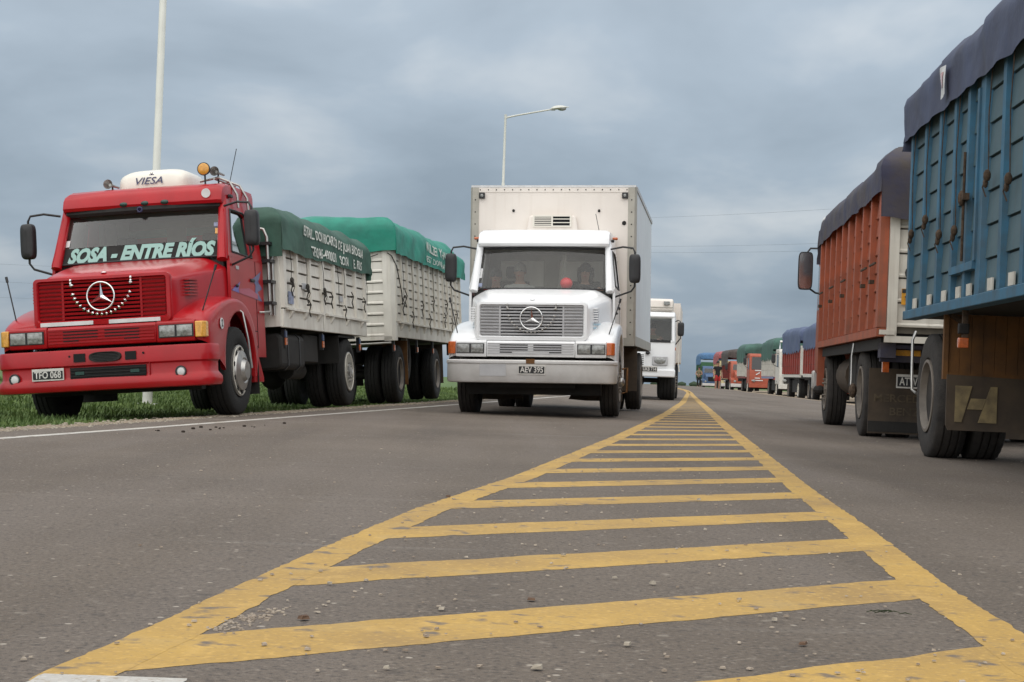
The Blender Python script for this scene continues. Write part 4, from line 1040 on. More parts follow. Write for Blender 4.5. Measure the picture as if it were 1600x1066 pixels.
for x, z in ((.69, 2.93), (-.36, 2.86)):
    yl = 1.80 if x > 0 else 2.10
    lm = obj('roof_lamp', MB().lathe([(.10, .02), (.06, .065), (.0, .08), (-.012, .078)], (x, yl, z), 'y', 20), 'black_plastic', RED, smooth=50)
    obj('lamp_lens', MB().ball((x, yl-.005, z), (.074, .02, .074), 16, 8), 'lens_amber', lm, smooth=60)
    obj('lamp_stem', MB().tube([(x, yl+.04, z-.07), (x, yl+.04, 2.73)], .012, 6), 'black_plastic', lm)
obj('aerial', MB().tube([(.90, 2.1, 2.74), (1.0, 2.15, 3.2)], .005, 5), 'black_plastic', RED)
for k in range(2):
    y_ = 1.92+.42*k
    obj('roof_rail', MB().tube([(.60, y_, 2.80), (.82, y_+.02, 2.835), (.95, y_+.04, 2.78), (1.03, y_+.06, 2.62), (1.04, y_+.06, 2.46)], .016, 8), 'steel', RED, smooth=60)
obj('roof_rail', MB().tube([(.78, 1.9, 2.82), (.80, 2.7, 2.82)], .014, 8), 'steel', RED, smooth=60)
# sleeper bulge and chrome stacks behind the door
obj('exhaust_guard', MB().tube([(1.00, 2.86, 2.30), (1.09, 2.86, 2.28), (1.13, 2.86, 2.18), (1.13, 2.86, 1.2)], .020, 8).tube([(1.00, 3.02, 2.30), (1.10, 3.02, 2.28), (1.14, 3.02, 2.18), (1.14, 3.02, 1.2)], .020, 8), 'steel', RED, smooth=60)
for z in (1.35, 1.62, 1.88, 2.10): obj('guard_bracket', MB().box(1.0, 1.17, 2.83, 3.05, z-.02, z+.02), 'black_plastic', RED)
obj('cab_back_gap', MB().box(-1.0, .98, 2.80, 3.02, .8, 2.25), 'grille_red', RED)
obj('grab_handle', MB().tube([(1.09, 2.52, 1.22), (1.14, 2.54, 1.22), (1.14, 2.82, 1.24)], .014, 6), 'steel', RED)
# painted decoration on the door
def decal(pts, m, x=1.0815): obj('paint_decal', MB().add([(x, y, z) for y, z in pts]+[(x-.003, y, z) for y, z in pts], [tuple(range(len(pts)))]), m, RED)
decal([(1.42, 1.44), (1.78, 1.56), (1.70, 1.47), (1.72, 1.42)], 'decal_purple')
decal([(1.72, 1.47), (2.15, 1.50), (2.50, 1.44), (2.5, 1.38), (2.1, 1.40), (1.72, 1.42)], 'decal_magenta', 1.0835)
decal([(2.30, 1.62), (2.70, 1.74), (2.55, 1.60), (2.72, 1.52), (2.5, 1.47), (2.70, 1.36), (2.38, 1.38), (2.42, 1.55)], 'decal_blue')
obj('model_badge', MB().box(1.079, 1.086, 1.62, 1.74, 1.70, 1.74), 'grille_grey', RED)
# running gear
chassis(RED, .3, 8.1, axles=((1.32, False), (6.95, True)))
wheel(RED, 1.165, 1.32, .51, .27, 1, 'cap', 'tyre', 'steel', steer=radians(-1.5))
wheel(RED, -1.165, 1.32, .51, .27, -1, 'cap', 'tyre', 'steel', steer=radians(-1.5))
wheel(RED, 1.18, 6.95, .51, .27, 1, 'front', 'tyre', 'steel', dual=True); wheel(RED, -1.18, 6.95, .51, .27, -1, 'dual', 'tyre', 'steel', dual=True)
for y_, x_ in ((1.32, 1.168), (6.95, 1.182)): obj('rim_ring', MB().lathe([(0, .285), (.008, .282), (.008, .262), (0, .258)], (x_, y_, .498), 'x', 40), 'rim_white', RED)
obj('hub_star', MB().lathe([(0, .09), (.03, .05), (.03, 0)], (1.20, 6.95, .498), 'x', 3), 'chrome', RED)
obj('tyre_hose', MB().tube([(1.14, 1.40, 1.22), (1.21, 1.38, 1.17), (1.27, 1.36, .85), (1.30, 1.36, .52)], .011, 6), 'steel', RED, smooth=60)
for s in (-1, 1):
    obj('mudflap', MB().box(min(s*.62, s*1.16), max(s*.62, s*1.16), 2.12, 2.13, .22, .80), 'flap_dark', RED)
    obj('mudguard', MB().box(min(s*.55, s*1.19), max(s*.55, s*1.19), 6.28, 6.30, .62, 1.02).box(min(s*.55, s*1.19), max(s*.55, s*1.19), 6.30, 7.4, 1.0, 1.03), 'chassis', RED)
ft = obj('fuel_tank', MB().prism([(.70, .52), (1.12, .52), (1.17, .57), (1.17, .93), (1.12, .98), (.70, .98)], 3.15, 4.35, 'y'), 'chassis', RED, bevel=.03)
for y_ in (3.45, 4.05): obj('tank_strap', MB().prism([(.69, .51), (1.125, .51), (1.18, .565), (1.18, .935), (1.125, .99), (.69, .99)], y_, y_+.05, 'y'), 'black_plastic', ft)
obj('battery_box', MB().box(.72, 1.12, 4.5, 5.3, .62, 1.0), 'chassis', RED, bevel=.02)
obj('air_tank', MB().tube([(.85, 4.5, .52), (.85, 5.2, .52)], .12, 14), 'chassis', RED, smooth=50)
for y_ in (3.3, 5.3, 7.7):
    sl_ = obj('side_marker', MB().box(1.14, 1.19, y_, y_+.06, .80, 1.03), 'black_plastic', RED)
    obj('marker_lens', MB().box(1.185, 1.20, y_-.01, y_+.07, .83, .92), 'lens_orange', sl_)
    obj('marker_lens', MB().box(1.185, 1.20, y_-.01, y_+.07, .93, 1.01), 'lens_blue', sl_)
# cargo body: boarded side, one object for each board and post
BX, BY0, BY1, BZ0, BZ1 = 1.20, 3.10, 8.12, 1.06, 2.12
obj('bed_floor', MB().box(-1.19, 1.19, BY0+.02, BY1-.02, BZ0, BZ0+.08), 'chassis', RED)
obj('inner_side', MB().box(BX-.06, BX-.004, BY0+.06, BY1-.06, BZ0+.1, BZ1), 'side_joint', RED)
obj('inner_side', MB().box(-BX+.0, -BX+.05, BY0+.03, BY1-.03, BZ0+.1, BZ1), 'side_white', RED)
posts = [BY0+.10, 3.84, 4.54, 5.26, 5.96, 6.66, 7.36, BY1-.06]
slat_side(RED, BX, 1, posts, BZ0+.24, BZ1, 5, 'side_white', 'side_white', pw=.085, wide=(0, 3))
obj('front_wall', MB().box(-1.2, 1.2, BY0-.03, BY0+.03, BZ0, BZ1+.05), 'side_white', RED)
obj('rear_wall', MB().box(-1.2, 1.2, BY1-.03, BY1+.03, BZ0, BZ1+.0), 'side_white', RED)
for a, c in ((BY0+.03, 5.23), (5.29, BY1)):
    obj('sill_board', MB().box(BX-.02, BX+.030, a, c, BZ0-.01, BZ0+.225), 'side_white', RED, bevel=.006)
    obj('sill_rail', MB().prism([(BX-.01, BZ0+.22), (BX+.075, BZ0+.215), (BX+.075, BZ0+.245), (BX, BZ0+.262)], a+.1, c-.05, 'y'), 'side_white', RED)
    for q in (.15, .5, .85):
        y_ = lerp(a, c, q); obj('hinge', MB().prism([(BX+.03, BZ0+.22), (BX+.085, BZ0+.20), (BX+.06, BZ0+.15), (BX+.03, BZ0+.11)], y_-.035, y_+.035, 'y'), 'side_white', RED)
for y_, z_ in ((3.40, 1.62), (4.20, 1.56), (4.30, 1.38), (5.18, 1.58), (5.6, 1.55), (6.45, 1.40), (6.95, 1.62), (7.8, 1.58)):
    obj('latch', MB().box(BX+.05, BX+.085, y_-.035, y_+.035, z_-.012, z_+.012).tube([(BX+.07, y_, z_+.07), (BX+.095, y_+.02, z_), (BX+.075, y_-.01, z_-.09), (BX+.08, y_+.05, z_-.16)], .009, 5), 'rope_black', RED)
obj('sticker', MB().box(BX+.034, BX+.037, 3.38, 3.64, 1.36, 1.52), 'sticker_blue', RED)
for y_, z_ in ((4.15, 1.63), (6.3, 1.56)): obj('label_plate', MB().box(BX+.022, BX+.037, y_, y_+.2, z_-.04, z_+.04), 'grille_grey', RED)
T = Tarp(-1.2, 1.2, BY0-.05, BY1+.05, 2.60, .03, .55, .62, 3, scallop=.02, posts=posts, lump=.05, wr=.022, step=.06, out=.07)
tp = T.build('tarpaulin', 'tarp_green', RED)
sd_ = T.side(1)
tag(text_on('tarp_lettering', tp, 'letter_white', 'ESTABL. DON RICARDO DE JUAN BROGLIA', lambda u, v: sd_(5.85+u, 2.38-.012*u+v), .19, width=3.7, bold=.004), kind='stuff')
tag(text_on('tarp_lettering', tp, 'letter_white', 'TE 0345-4900021   SOSA     E. RIOS', lambda u, v: sd_(6.05+u, 2.15+v), .19, width=3.2, bold=.004), kind='stuff')
for y_, z_ in ((3.44, 1.66), (4.25, 1.62), (5.14, 1.62), (6.10, 1.42), (6.5, 1.58), (8.06, 1.55)):
    rope_tie(RED, BX, y_, z_, 2.10, 1, 'rope_black', knot=(y_ < 6), sway=.10 if 5 < y_ < 6 else .03)

# ================================================================== its trailer
TRL = root('grain_trailer', 'pale boarded grain trailer under a jade green tarpaulin behind the red truck', 'trailer', (-3.16, 27.62, -.075), (radians(.2), radians(-4.0), -.115))
TL, TZ0, TZ1, TX = 7.8, 1.14, 2.62, 1.22
chassis(TRL, .2, TL-.2, .72, .95, .42, axles=((.85, True), (4.9, True)))
obj('drawbar', MB().tube([(-.4, .6, .75), (0, -1.6, .72)], .05, 8).tube([(.4, .6, .75), (0, -1.6, .72)], .05, 8).tube([(0, -1.6, .72), (0, -2.0, .72)], .05, 8), 'chassis', TRL)
obj('front_bar', MB().tube([(-1.0, -.25, .98), (1.18, -.05, 1.03)], .018, 6), 'steel', TRL)
for y_ in (.85, 4.9):
    wheel(TRL, 1.16, y_, .51, .27, 1, 'dual', 'tyre', 'rim_grey', dual=True); wheel(TRL, -1.16, y_, .51, .27, -1, 'dual', 'tyre', 'rim_grey', dual=True)
    for s in (-1, 1):
        obj('mudflap', MB().box(min(s*.5, s*1.18), max(s*.5, s*1.18), y_+.62, y_+.635, .30, 1.10), 'ochre_wood' if y_ < 2 else 'flap', TRL)
obj('spare_wheel', MB().lathe([(-.13, .28), (-.14, .45), (-.1, .5), (.1, .5), (.14, .45), (.13, .28)], (.82, 2.6, .82), 'x', 32, closed=True), 'tyre_dusty', TRL, smooth=40)
obj('mudguard_stay', MB().box(1.05, 1.15, 1.55, 1.66, .55, 1.14), 'rim_white', TRL)
obj('bed_floor', MB().box(-1.2, 1.2, .03, TL-.03, TZ0, TZ0+.08), 'chassis', TRL)
obj('inner_side', MB().box(TX-.06, TX-.004, .06, TL-.06, TZ0+.1, TZ1), 'side_joint', TRL)
obj('inner_side', MB().box(-TX, -TX+.05, .03, TL-.03, TZ0+.1, TZ1), 'side_white2', TRL)
tposts = [.10+i*(TL-.18)/13 for i in range(14)]
slat_side(TRL, TX, 1, tposts, TZ0+.26, TZ1, 8, 'side_white2', 'side_white2', pw=.085, wide=(0, 4, 8))
obj('sill_board', MB().box(TX-.02, TX+.030, .03, TL, TZ0-.01, TZ0+.245), 'side_white2', TRL, bevel=.006)
obj('sill_rail', MB().prism([(TX-.01, TZ0+.24), (TX+.075, TZ0+.235), (TX+.075, TZ0+.265), (TX, TZ0+.282)], .3, TL-.1, 'y'), 'side_white2', TRL)
for k in range(9): obj('hinge', MB().prism([(TX+.03, TZ0+.24), (TX+.085, TZ0+.22), (TX+.06, TZ0+.15), (TX+.03, TZ0+.10)], .5+k*.8, .57+k*.8, 'y'), 'side_white2', TRL)
# front wall boards
hb = (TZ1-TZ0)/8
for j in range(8): obj('board', MB().prism([(.0, TZ0+j*hb+.006), (-.028, TZ0+j*hb+.010), (-.030, TZ0+j*hb+.03), (-.012, TZ0+j*hb+.055), (-.010, TZ0+(j+1)*hb-.006), (0, TZ0+(j+1)*hb-.006)], -1.06, 1.06, 'x'), 'side_white', TRL)
obj('inner_front', MB().box(-1.2, 1.2, .004, .05, TZ0, TZ1), 'side_joint', TRL)
obj('sill_front', MB().box(-1.21, 1.21, -.035, .03, TZ0-.06, TZ0+.004), 'side_white', TRL)
for s in (-1, 1): obj('corner_post', MB().prism([(s*1.06, -.035), (s*1.20, -.035), (s*1.262, .03), (s*1.262, .14), (s*1.2, .14), (s*1.06, .03)], TZ0-.07, TZ1+.04, 'z'), 'side_white', TRL)
for y_ in (.10, 2.4, 4.2, 6.2):
    sl_ = obj('side_marker', MB().box(1.16, 1.20, y_, y_+.06, .88, 1.14), 'black_plastic', TRL)
    obj('marker_lens', MB().box(1.195, 1.21, y_-.01, y_+.07, .90, .99), 'lens_orange', sl_)
for k in range(12):
    y_ = tposts[k+1]-.12-.35*abs(sin(k*5.1)); z_ = 1.72+.20*sin(k*2.3)
    if k in (3, 7): continue
    obj('latch', MB().box(TX+.05, TX+.085, y_-.03, y_+.03, z_-.012, z_+.012).tube([(TX+.07, y_, z_+.10), (TX+.10, y_+.03, z_), (TX+.075, y_-.02, z_-.10), (TX+.08, y_+.05, z_-.2)], .010, 5), 'rope_black', TRL)
    if k % 2 == 0: rope_tie(TRL, TX, y_+.1, z_+.05, 2.55, 1, 'rope_black', knot=False, sway=.08)
T2 = Tarp(-1.24, 1.24, -.03, TL+.03, 3.16, .18, .58, .52, 9, scallop=.02, posts=tposts, lump=.07, wr=.03, step=.08, out=.07)
tp2 = T2.build('tarpaulin', 'tarp_jade', TRL)
sd2 = T2.side(1)
tag(text_on('tarp_lettering', tp2, 'letter_white', 'WILZER Y HNOS', lambda u, v: sd2(4.3+u, 2.93+v), .26, width=2.9, bold=.003), kind='stuff')
tag(text_on('tarp_lettering', tp2, 'letter_white', 'EST. DON JUAN', lambda u, v: sd2(4.2+u, 2.70+v), .17, width=2.5), kind='stuff')
obj('rope', MB().tube([(1.16, -.06, 2.58), (1.24, -.08, 2.52), (1.29, .10, 2.35), (1.31, .40, 1.9), (1.31, .45, 1.7)], .010, 5), 'rope_black', TRL)
obj('rope', MB().tube([(1.0, -.06, 2.56), (.2, -.07, 2.30)], .008, 5), 'rope_black', TRL)

# ================================================================== white box truck
WHT = root('white_box_truck', 'white bonneted box truck driving towards the camera in the left lane', 'truck', (.27, 22.1, -.004), (radians(.12), radians(-1.2), -.129))
cab(WHT, 'white_paint', 'grille_grey', False)
bw = bumper(WHT, PATH, [(-.20, .79), (.0, .785), (.015, .77), (.016, .735), (.004, .725), (.004, .50), (-.006, .475), (-.05, .465), (-.25, .47)], 'bumper_grey')
obj('bumper_top', MB().grid([[(x*1.008*sg, y-.020, z) for z in (.742, .768)] for sg, pts in ((1, PATH),) for x, y in [(-p[0], p[1]) for p in PATH[5:0:-1]]+PATH[:6]]), 'bumper_pale', bw, smooth=50)
obj('bumper_patch', MB().grid([[(x, interp(PATH, abs(x))-.009, z) for z in (.56, .64, .735)] for x in (-.70, -.60, -.45, -.33)]), 'grille_grey', bw)
plate(WHT, .03, -.016, .655, 'AEV 395', .38, .14)
obj('plate_hook', MB().box(-.05, .07, -.02, .0, .735, .80), 'ochre_wood', WHT)
for s in (-1, 1):
    for k in range(2): obj('side_stripe', MB().add([(s*.852, .38, 1.235+k*.05), (s*.918, .78, 1.245+k*.05), (s*1.046, 1.39, 1.26+k*.05), (s*1.046, 1.39, 1.29+k*.05), (s*.918, .78, 1.272+k*.05), (s*.852, .38, 1.26+k*.05)], [(0, 1, 4, 5), (1, 2, 3, 4)]), 'stripe_sky', WHT)
    obj('roof_marker', MB().box(min(s*1.0, s*1.08), max(s*1.0, s*1.08), 1.80, 1.86, 2.60, 2.64), 'lens_orange', WHT, bevel=.012)
obj('aerial', MB().tube([(.80, 1.9, 2.72), (.74, 1.92, 3.0)], .005, 5), 'black_plastic', WHT)
obj('sticker', MB().grid([[wsp(u, v, .006) for u in (-.97, -.915)] for v in (.24, .46)]), 'sticker', WHT)
obj('sticker', MB().grid([[wsp(u, v, .006) for u in (-.965, -.89)] for v in (.04, .12)]), 'sticker_blue', WHT)
obj('curtain', MB().grid([[(.20+.05*sin(z*3)+.025*i, 2.0+.02*sin(i*2.), z) for i in range(4)] for z in [1.85+.06*k for k in range(10)]]), 'lining', WHT, smooth=60)
chassis(WHT, .3, 8.3, axles=((1.36, False), (6.1, True)))
for s in (-1, 1):
    wheel(WHT, s*1.165, 1.36, .50, .27, s, 'front', 'tyre_dusty', 'rim_grey')
    wheel(WHT, s*1.25, 6.1, .50, .27, s, 'dual', 'tyre_dusty', 'rim_grey', dual=True)
    obj('mudflap', MB().box(min(s*.70, s*1.30), max(s*.70, s*1.30), 3.6, 3.615, .34, 1.06), 'flap', WHT)
    obj('front_flap', MB().add([(s*.55, 2.12, .66), (s*1.16, 2.12, .66), (s*1.16, 2.12, .20), (s*.62, 2.12, .20), (s*.35, 2.12, .22)], [(0, 1, 2, 3, 4)]), 'flap', WHT, solid=.012)
obj('hub_guard', MB().tube([(1.20, 1.25, .68), (1.27, 1.28, .70), (1.27, 1.28, .35), (1.20, 1.25, .33)], .012, 6).tube([(1.20, 1.45, .68), (1.27, 1.45, .70), (1.27, 1.45, .35), (1.20, 1.45, .33)], .012, 6).tube([(1.27, 1.28, .6), (1.27, 1.45, .6)], .01, 5).tube([(1.27, 1.28, .46), (1.27, 1.45, .46)], .01, 5), 'ochre_wood', WHT, smooth=60)
obj('hub_cap', MB().ball((1.18, 1.36, .49), (.06, .07, .07), 10, 8), 'steel', WHT, smooth=60)
# box body
X, Y0, Y1, Z0, Z1 = 1.29, 2.84, 8.6, 1.07, 3.53
bxo = obj('box_front', MB().box(-X+.06, X-.06, Y0, Y0+.05, Z0+.02, Z1-.05), 'cream_paint', WHT)
for s in (-1, 1):
    obj('box_side', MB().box(min(s*X, s*(X-.04)), max(s*X, s*(X-.04)), Y0+.08, Y1, Z0+.12, Z1-.03), 'box_side', WHT)
    cp = obj('corner_post', MB().prism([(s*(X-.12), Y0-.012), (s*(X-.02), Y0-.012), (s*(X+.012), Y0+.02), (s*(X+.012), Y0+.16), (s*(X-.03), Y0+.16), (s*(X-.12), Y0+.03)], Z0, Z1-.02, 'z'), 'box_trim', WHT)
    for k in range(12): obj('rivet', MB().ball((s*(X-.065), Y0-.014, Z0+.15+k*.19), (.011, .006, .011), 6, 4), 'chassis', cp)
    rl = obj('side_rail', MB().box(min(s*(X-.02), s*(X+.014)), max(s*(X-.02), s*(X+.014)), Y0+.16, Y1, Z0-.02, Z0+.13), 'box_trim', WHT)
    obj('top_rail', MB().box(min(s*(X-.04), s*(X+.016)), max(s*(X-.04), s*(X+.016)), Y0+.16, Y1, Z1-.06, Z1+.004), 'grille_grey', WHT)
    ml = obj('corner_lamp', MB().box(s*(X-.17)-.045, s*(X-.17)+.045, Y0-.05, Y0-.002, Z1-.20, Z1-.11), 'black_plastic', WHT, bevel=.008)
    obj('lamp_lens', MB().ball((s*(X-.17), Y0-.05, Z1-.155), (.025, .012, .025), 10, 6), 'lens_clear', ml)
obj('front_bottom_rail', MB().box(-X+.0, X-.0, Y0-.008, Y0+.04, Z0-.025, Z0+.10), 'box_trim', WHT)
tr_ = obj('front_top_rail', MB().box(-X+.10, X-.10, Y0-.009, Y0+.04, Z1-.10, Z1-.02), 'cream_paint', WHT)
for k in range(19): obj('rivet', MB().ball((-X+.14+k*(2*X-.28)/18, Y0-.012, Z1-.062), (.010, .006, .010), 6, 4), 'chassis', tr_)
obj('box_roof', MB().box(-X, X, Y0-.014, Y1, Z1-.025, Z1+.008), 'sticker', WHT)
obj('box_floor', MB().box(-X+.02, X-.02, Y0+.05, Y1-.02, Z0-.03, Z0+.08), 'chassis', WHT)
obj('box_doors', MB().box(-X+.02, X-.02, Y1-.05, Y1, Z0, Z1-.03), 'box_side', WHT)
for x, z in ((-.62, 3.14), (-.62, 2.77), (.72, 3.14), (.72, 2.77)): obj('bolt', MB().ball((x, Y0-.01, z), (.022, .016, .024), 8, 5), 'chassis', bxo)
obj('round_vent', MB().lathe([(-.01, .020), (-.014, .030), (0, .034)], (1.11, Y0-.001, 2.95), 'y', 18), 'chassis', bxo)
vh = obj('vent_housing', MB().prism([(-.42, 2.72), (.42, 2.72), (.36, 3.06), (-.36, 3.06)], Y0-.10, Y0, 'y'), 'cream_paint', WHT, bevel=.03)
obj('vent_void', MB().box(-.275, .275, Y0-.112, Y0-.08, 2.90, 3.04), 'dark_void', vh)
for k in range(5): obj('vent_slat', MB().box(-.275, (.275 if k % 2 else .0), Y0-.125, Y0-.110, 2.91+k*.028, 2.923+k*.028), 'unit_cream', vh)
obj('vent_frame', MB().box(-.30, .30, Y0-.128, Y0-.09, 3.04, 3.06).box(-.30, .30, Y0-.128, Y0-.09, 2.88, 2.898).box(-.30, -.276, Y0-.127, Y0-.09, 2.898, 3.04).box(.276, .30, Y0-.127, Y0-.09, 2.898, 3.04).box(-.012, .012, Y0-.127, Y0-.1, 2.898, 3.04), 'unit_cream', vh)
for s in (-1, 1): obj('outrigger', MB().prism([(s*.45, .86), (s*.45, .96), (s*1.25, 1.05), (s*1.25, .98)], 3.9, 3.98, 'y'), 'chassis', WHT)
MW = Matrix.Translation(WHT.location) @ WHT.rotation_euler.to_matrix().to_4x4()
def inw(x, y, z): return tuple(MW @ Vector((x, y, z)))
rz_ = WHT.rotation_euler.z
seated_person('dark haired driver with bare arms at the wheel of the white truck', inw(.55, 2.28, 1.40), 'shirt_black', 'hair_dark', True, (0, -.38, .38), rz_, 1.0)
seated_person('pale passenger beside the red shirted one in the white truck', inw(-.45, 2.28, 1.40), 'shirt_white', 'hair_grey', False, None, rz_, 1.0)
seated_person('red shirted passenger by the left window of the white truck', inw(-.82, 2.30, 1.36), 'shirt_red', 'hair_dark', False, None, rz_, .95)
bl = obj('red_balloon', MB().lathe([(-.10, .012), (-.085, .03), (-.05, .075), (0, .095), (.05, .085), (.085, .05), (.10, 0)], (0, 0, 0), 'z', 18), 'balloon_red', smooth=60)
bl.location = inw(.34, 1.62, 1.93); tag(bl, 'bright red round toy hanging inside the white truck windscreen', 'balloon')
# ================================================================== blue trailer (right, nearest); local x right from its left face, y forward, origin under the axle
BLU = root('blue_trailer', 'tall blue boarded trailer with dark tarpaulin at the right edge, nearest vehicle', 'trailer', (3.60, 14.0, 0), (0, radians(.4), -atan(.076)))
bp0, bp1, bz0, bz1 = -6.8, .70, 1.25, 3.02
bposts = [-6.75, -6.1, -5.5, -4.9, -4.3, -3.68, -3.04, -2.36, -1.86, -1.34, -.72, -.05, .64]
slat_side(BLU, 0, -1, bposts, bz0+.05, bz1, 7, 'blue_paint', 'blue_post', pw=.115, pd=.06, wide=(3, 7), gap=.016)
obj('inner_side', MB().box(.004, .06, bp0, bp1, bz0, bz1), 'blue_joint', BLU)
obj('far_side', MB().box(2.44, 2.5, bp0, bp1, bz0, bz1), 'blue_paint', BLU)
obj('front_wall', MB().box(.06, 2.44, bp1-.05, bp1, bz0, bz1), 'blue_paint', BLU)
obj('rear_wall', MB().box(.06, 2.44, bp0, bp0+.05, bz0, bz1), 'blue_paint', BLU)
obj('bed_floor', MB().box(.05, 2.45, bp0+.05, bp1-.05, bz0-.02, bz0+.06), 'chassis', BLU)
sill = obj('sill_rail', MB().prism([(-.075, bz0-.035), (-.075, bz0+.045), (-.02, bz0+.055), (.05, bz0+.05), (.05, bz0-.035)], bp0, bp1+.04, 'y'), 'blue_post', BLU, bevel=.006)
for y_ in (.32, -.38, -1.02, -1.60, -2.0, -2.72, -3.36, -4.0, -4.6): obj('reflector', MB().box(-.048, -.036, y_-.085, y_+.075, bz0+.056, bz0+.145), 'rim_white', BLU)
dr = obj('hatch_door', MB().box(-.085, -.02, -2.28, -1.40, bz0+.24, bz0+.30).box(-.075, -.02, -2.30, -2.24, bz0+.3, bz1-.2), 'blue_post', BLU)
obj('hatch_bolt', MB().tube([(-.085, -1.90, bz0+.32), (-.085, -1.90, bz0+1.15)], .011, 6).box(-.11, -.06, -1.99, -1.81, bz0+.78, bz0+.83).ball((-.10, -1.90, bz0+.80), (.03, .05, .06), 8, 6), 'rope', dr)
for i, y_ in enumerate((.38, -.30, -.95, -1.58, -2.70, -3.36, -3.98, -4.6)):
    rope_tie(BLU, -.01, y_, 1.98+.10*sin(i*1.9)-(.03*i if i < 4 else -.05), 2.98, -1, 'rope', True, .03)
TB = Tarp(.0, 2.5, bp0-.05, bp1+.06, 3.42, .22, .52, .60, 21, scallop=.03, posts=bposts, lump=.08, wr=.018, step=.07, out=.085)
tpb = TB.build('tarpaulin', 'tarp_navy', BLU)
sdb = TB.side(-1)
obj('tarp_patch', MB().grid([[sdb(-1.08+u, z) + Vector((-.022, 0, 0)) for u in [-.24*q/10 for q in range(11)]] for z in [2.97+.25*q/10 for q in range(11)]]), 'sticker', tpb)
obj('patch_print', MB().grid([[sdb(-1.14+u, z) + Vector((-.027, 0, 0)) for u in [-.12*q/6 for q in range(7)]] for z in [3.04+.13*q/6 for q in range(7)]]), 'lens_orange', tpb)
chassis(BLU, -6.6, .5, .80, 1.05, .42)
for o_ in [c for c in BLU.children if c.name.startswith('chassis_frame')]: o_.location.x = 1.25
obj('axle', MB().tube([(.2, 0, .53), (2.3, 0, .53)], .08, 10), 'chassis', BLU)
wheel(BLU, .03, 0, .545, .29, -1, 'dual', 'tyre_dusty', 'rim_grey', dual=True)
wheel(BLU, 2.47, 0, .545, .29, 1, 'dual', 'tyre_dusty', 'rim_grey', dual=True)
for k in range(7): obj('valance_board', MB().box(.07+k*.095, .162+k*.095, -.72, -.69, .72, 1.22), 'ochre_wood', BLU)
obj('valance_back', MB().box(.07, .74, -.688, -.68, .72, 1.22), 'flap_dark', BLU)
obj('valance_frame', MB().box(.05, .76, -.735, -.70, .68, .735).box(.03, .068, -.74, -.68, .68, 1.22), 'ochre_wood', BLU)
fp = MB(); pts = [(.06, .72), (.06, .30), (.08, .26), (.72, .26), (.75, .30), (.75, .70)]
fl = obj('mudflap', fp.prism(pts, -.765, -.742, 'y'), 'flap', BLU)
def em(poly): obj('flap_emblem', MB().prism([(.30+(x-.5)*.34, .48+(z-.5)*.30) for x, z in poly], -.775, -.764, 'y'), 'letter_dull', fl)
em([(.0, 1), (.40, 1), (.17, 0), (.0, 0)]); em([(1.0, 1), (.84, 1), (.56, 0), (1.0, 0)]); em([(.38, .66), (.74, .66), (.65, .36), (.29, .36)])
obj('strut', MB().box(-.06, .0, -.05, .05, -.02, .02, Matrix.Translation((.22, -.70, 1.12)) @ Matrix.Rotation(radians(35), 4, 'Y') @ Matrix.Scale(5, 4, (1, 0, 0))), 'rope', BLU)
lb = obj('lamp_bracket', MB().box(.0, .04, -1.62, -1.58, .92, 1.22), 'rope', BLU)
obj('lamp', MB().box(-.03, .05, -1.63, -1.57, .92, 1.00), 'lens_orange', lb, bevel=.008); obj('lamp', MB().box(-.03, .05, -1.63, -1.57, 1.03, 1.11), 'chassis', lb, bevel=.008)
obj('spare_wheel', MB().lathe([(-.14, .30), (-.15, .47), (-.12, .525), (-.05, .53), (-.04, .518), (.04, .518), (.05, .53), (.12, .525), (.15, .47), (.14, .30)], (1.12, -2.2, .86), 'z', 48, closed=True), 'tyre_dusty', BLU, smooth=40)
obj('tyre_hose', MB().tube([(-.03, .25, 1.10), (-.06, .24, 1.02), (-.06, .22, .75), (-.07, .12, .58), (-.05, .02, .55)], .013, 6), 'steel', BLU, smooth=60)
obj('drawbar', MB().tube([(1.0, .5, .8), (1.25, 1.9, .72)], .05, 8).tube([(1.5, .5, .8), (1.25, 1.9, .72)], .05, 8), 'chassis', BLU)
wheel(BLU, .03, -4.6, .545, .29, -1, 'dual', 'tyre_dusty', 'rim_grey', dual=True); wheel(BLU, 2.47, -4.6, .545, .29, 1, 'dual', 'tyre_dusty', 'rim_grey', dual=True)

# ================================================================== orange truck ahead of it
ORA = root('orange_truck', 'orange boarded truck with purple tarpaulin ahead of the blue trailer, seen from behind', 'truck', (4.12, 19.0, 0), (0, radians(.4), -atan(.100)))
o0, o1, oz0, oz1 = -2.18, 4.75, 1.16, 2.82
oposts = [o0+.10, -1.30, -.55, .2, .95, 1.70, 2.45, 3.2, 3.95, o1-.08]
slat_side(ORA, 0, -1, oposts, oz0+.06, oz1, 8, 'orange_paint', 'orange_paint', pw=.13, pd=.075, wide=(0, 4))
obj('inner_side', MB().box(.004, .06, o0+.02, o1, oz0, oz1), 'orange_joint', ORA)
obj('far_side', MB().box(2.34, 2.4, o0+.02, o1, oz0, oz1), 'orange_paint', ORA)
obj('front_wall', MB().box(.06, 2.34, o1-.05, o1, oz0, oz1), 'orange_paint', ORA)
obj('bed_floor', MB().box(.04, 2.36, o0+.05, o1-.05, oz0-.06, oz0+.06), 'chassis', ORA)
obj('sill_rail', MB().prism([(-.08, oz0-.04), (-.08, oz0+.05), (.02, oz0+.06), (.02, oz0-.04)], o0, o1, 'y'), 'orange_paint', ORA)
obj('under_rail', MB().box(-.02, .06, o0+.1, o1-.3, oz0-.17, oz0-.05), 'chassis', ORA)
hb = (oz1-oz0-.1)/6
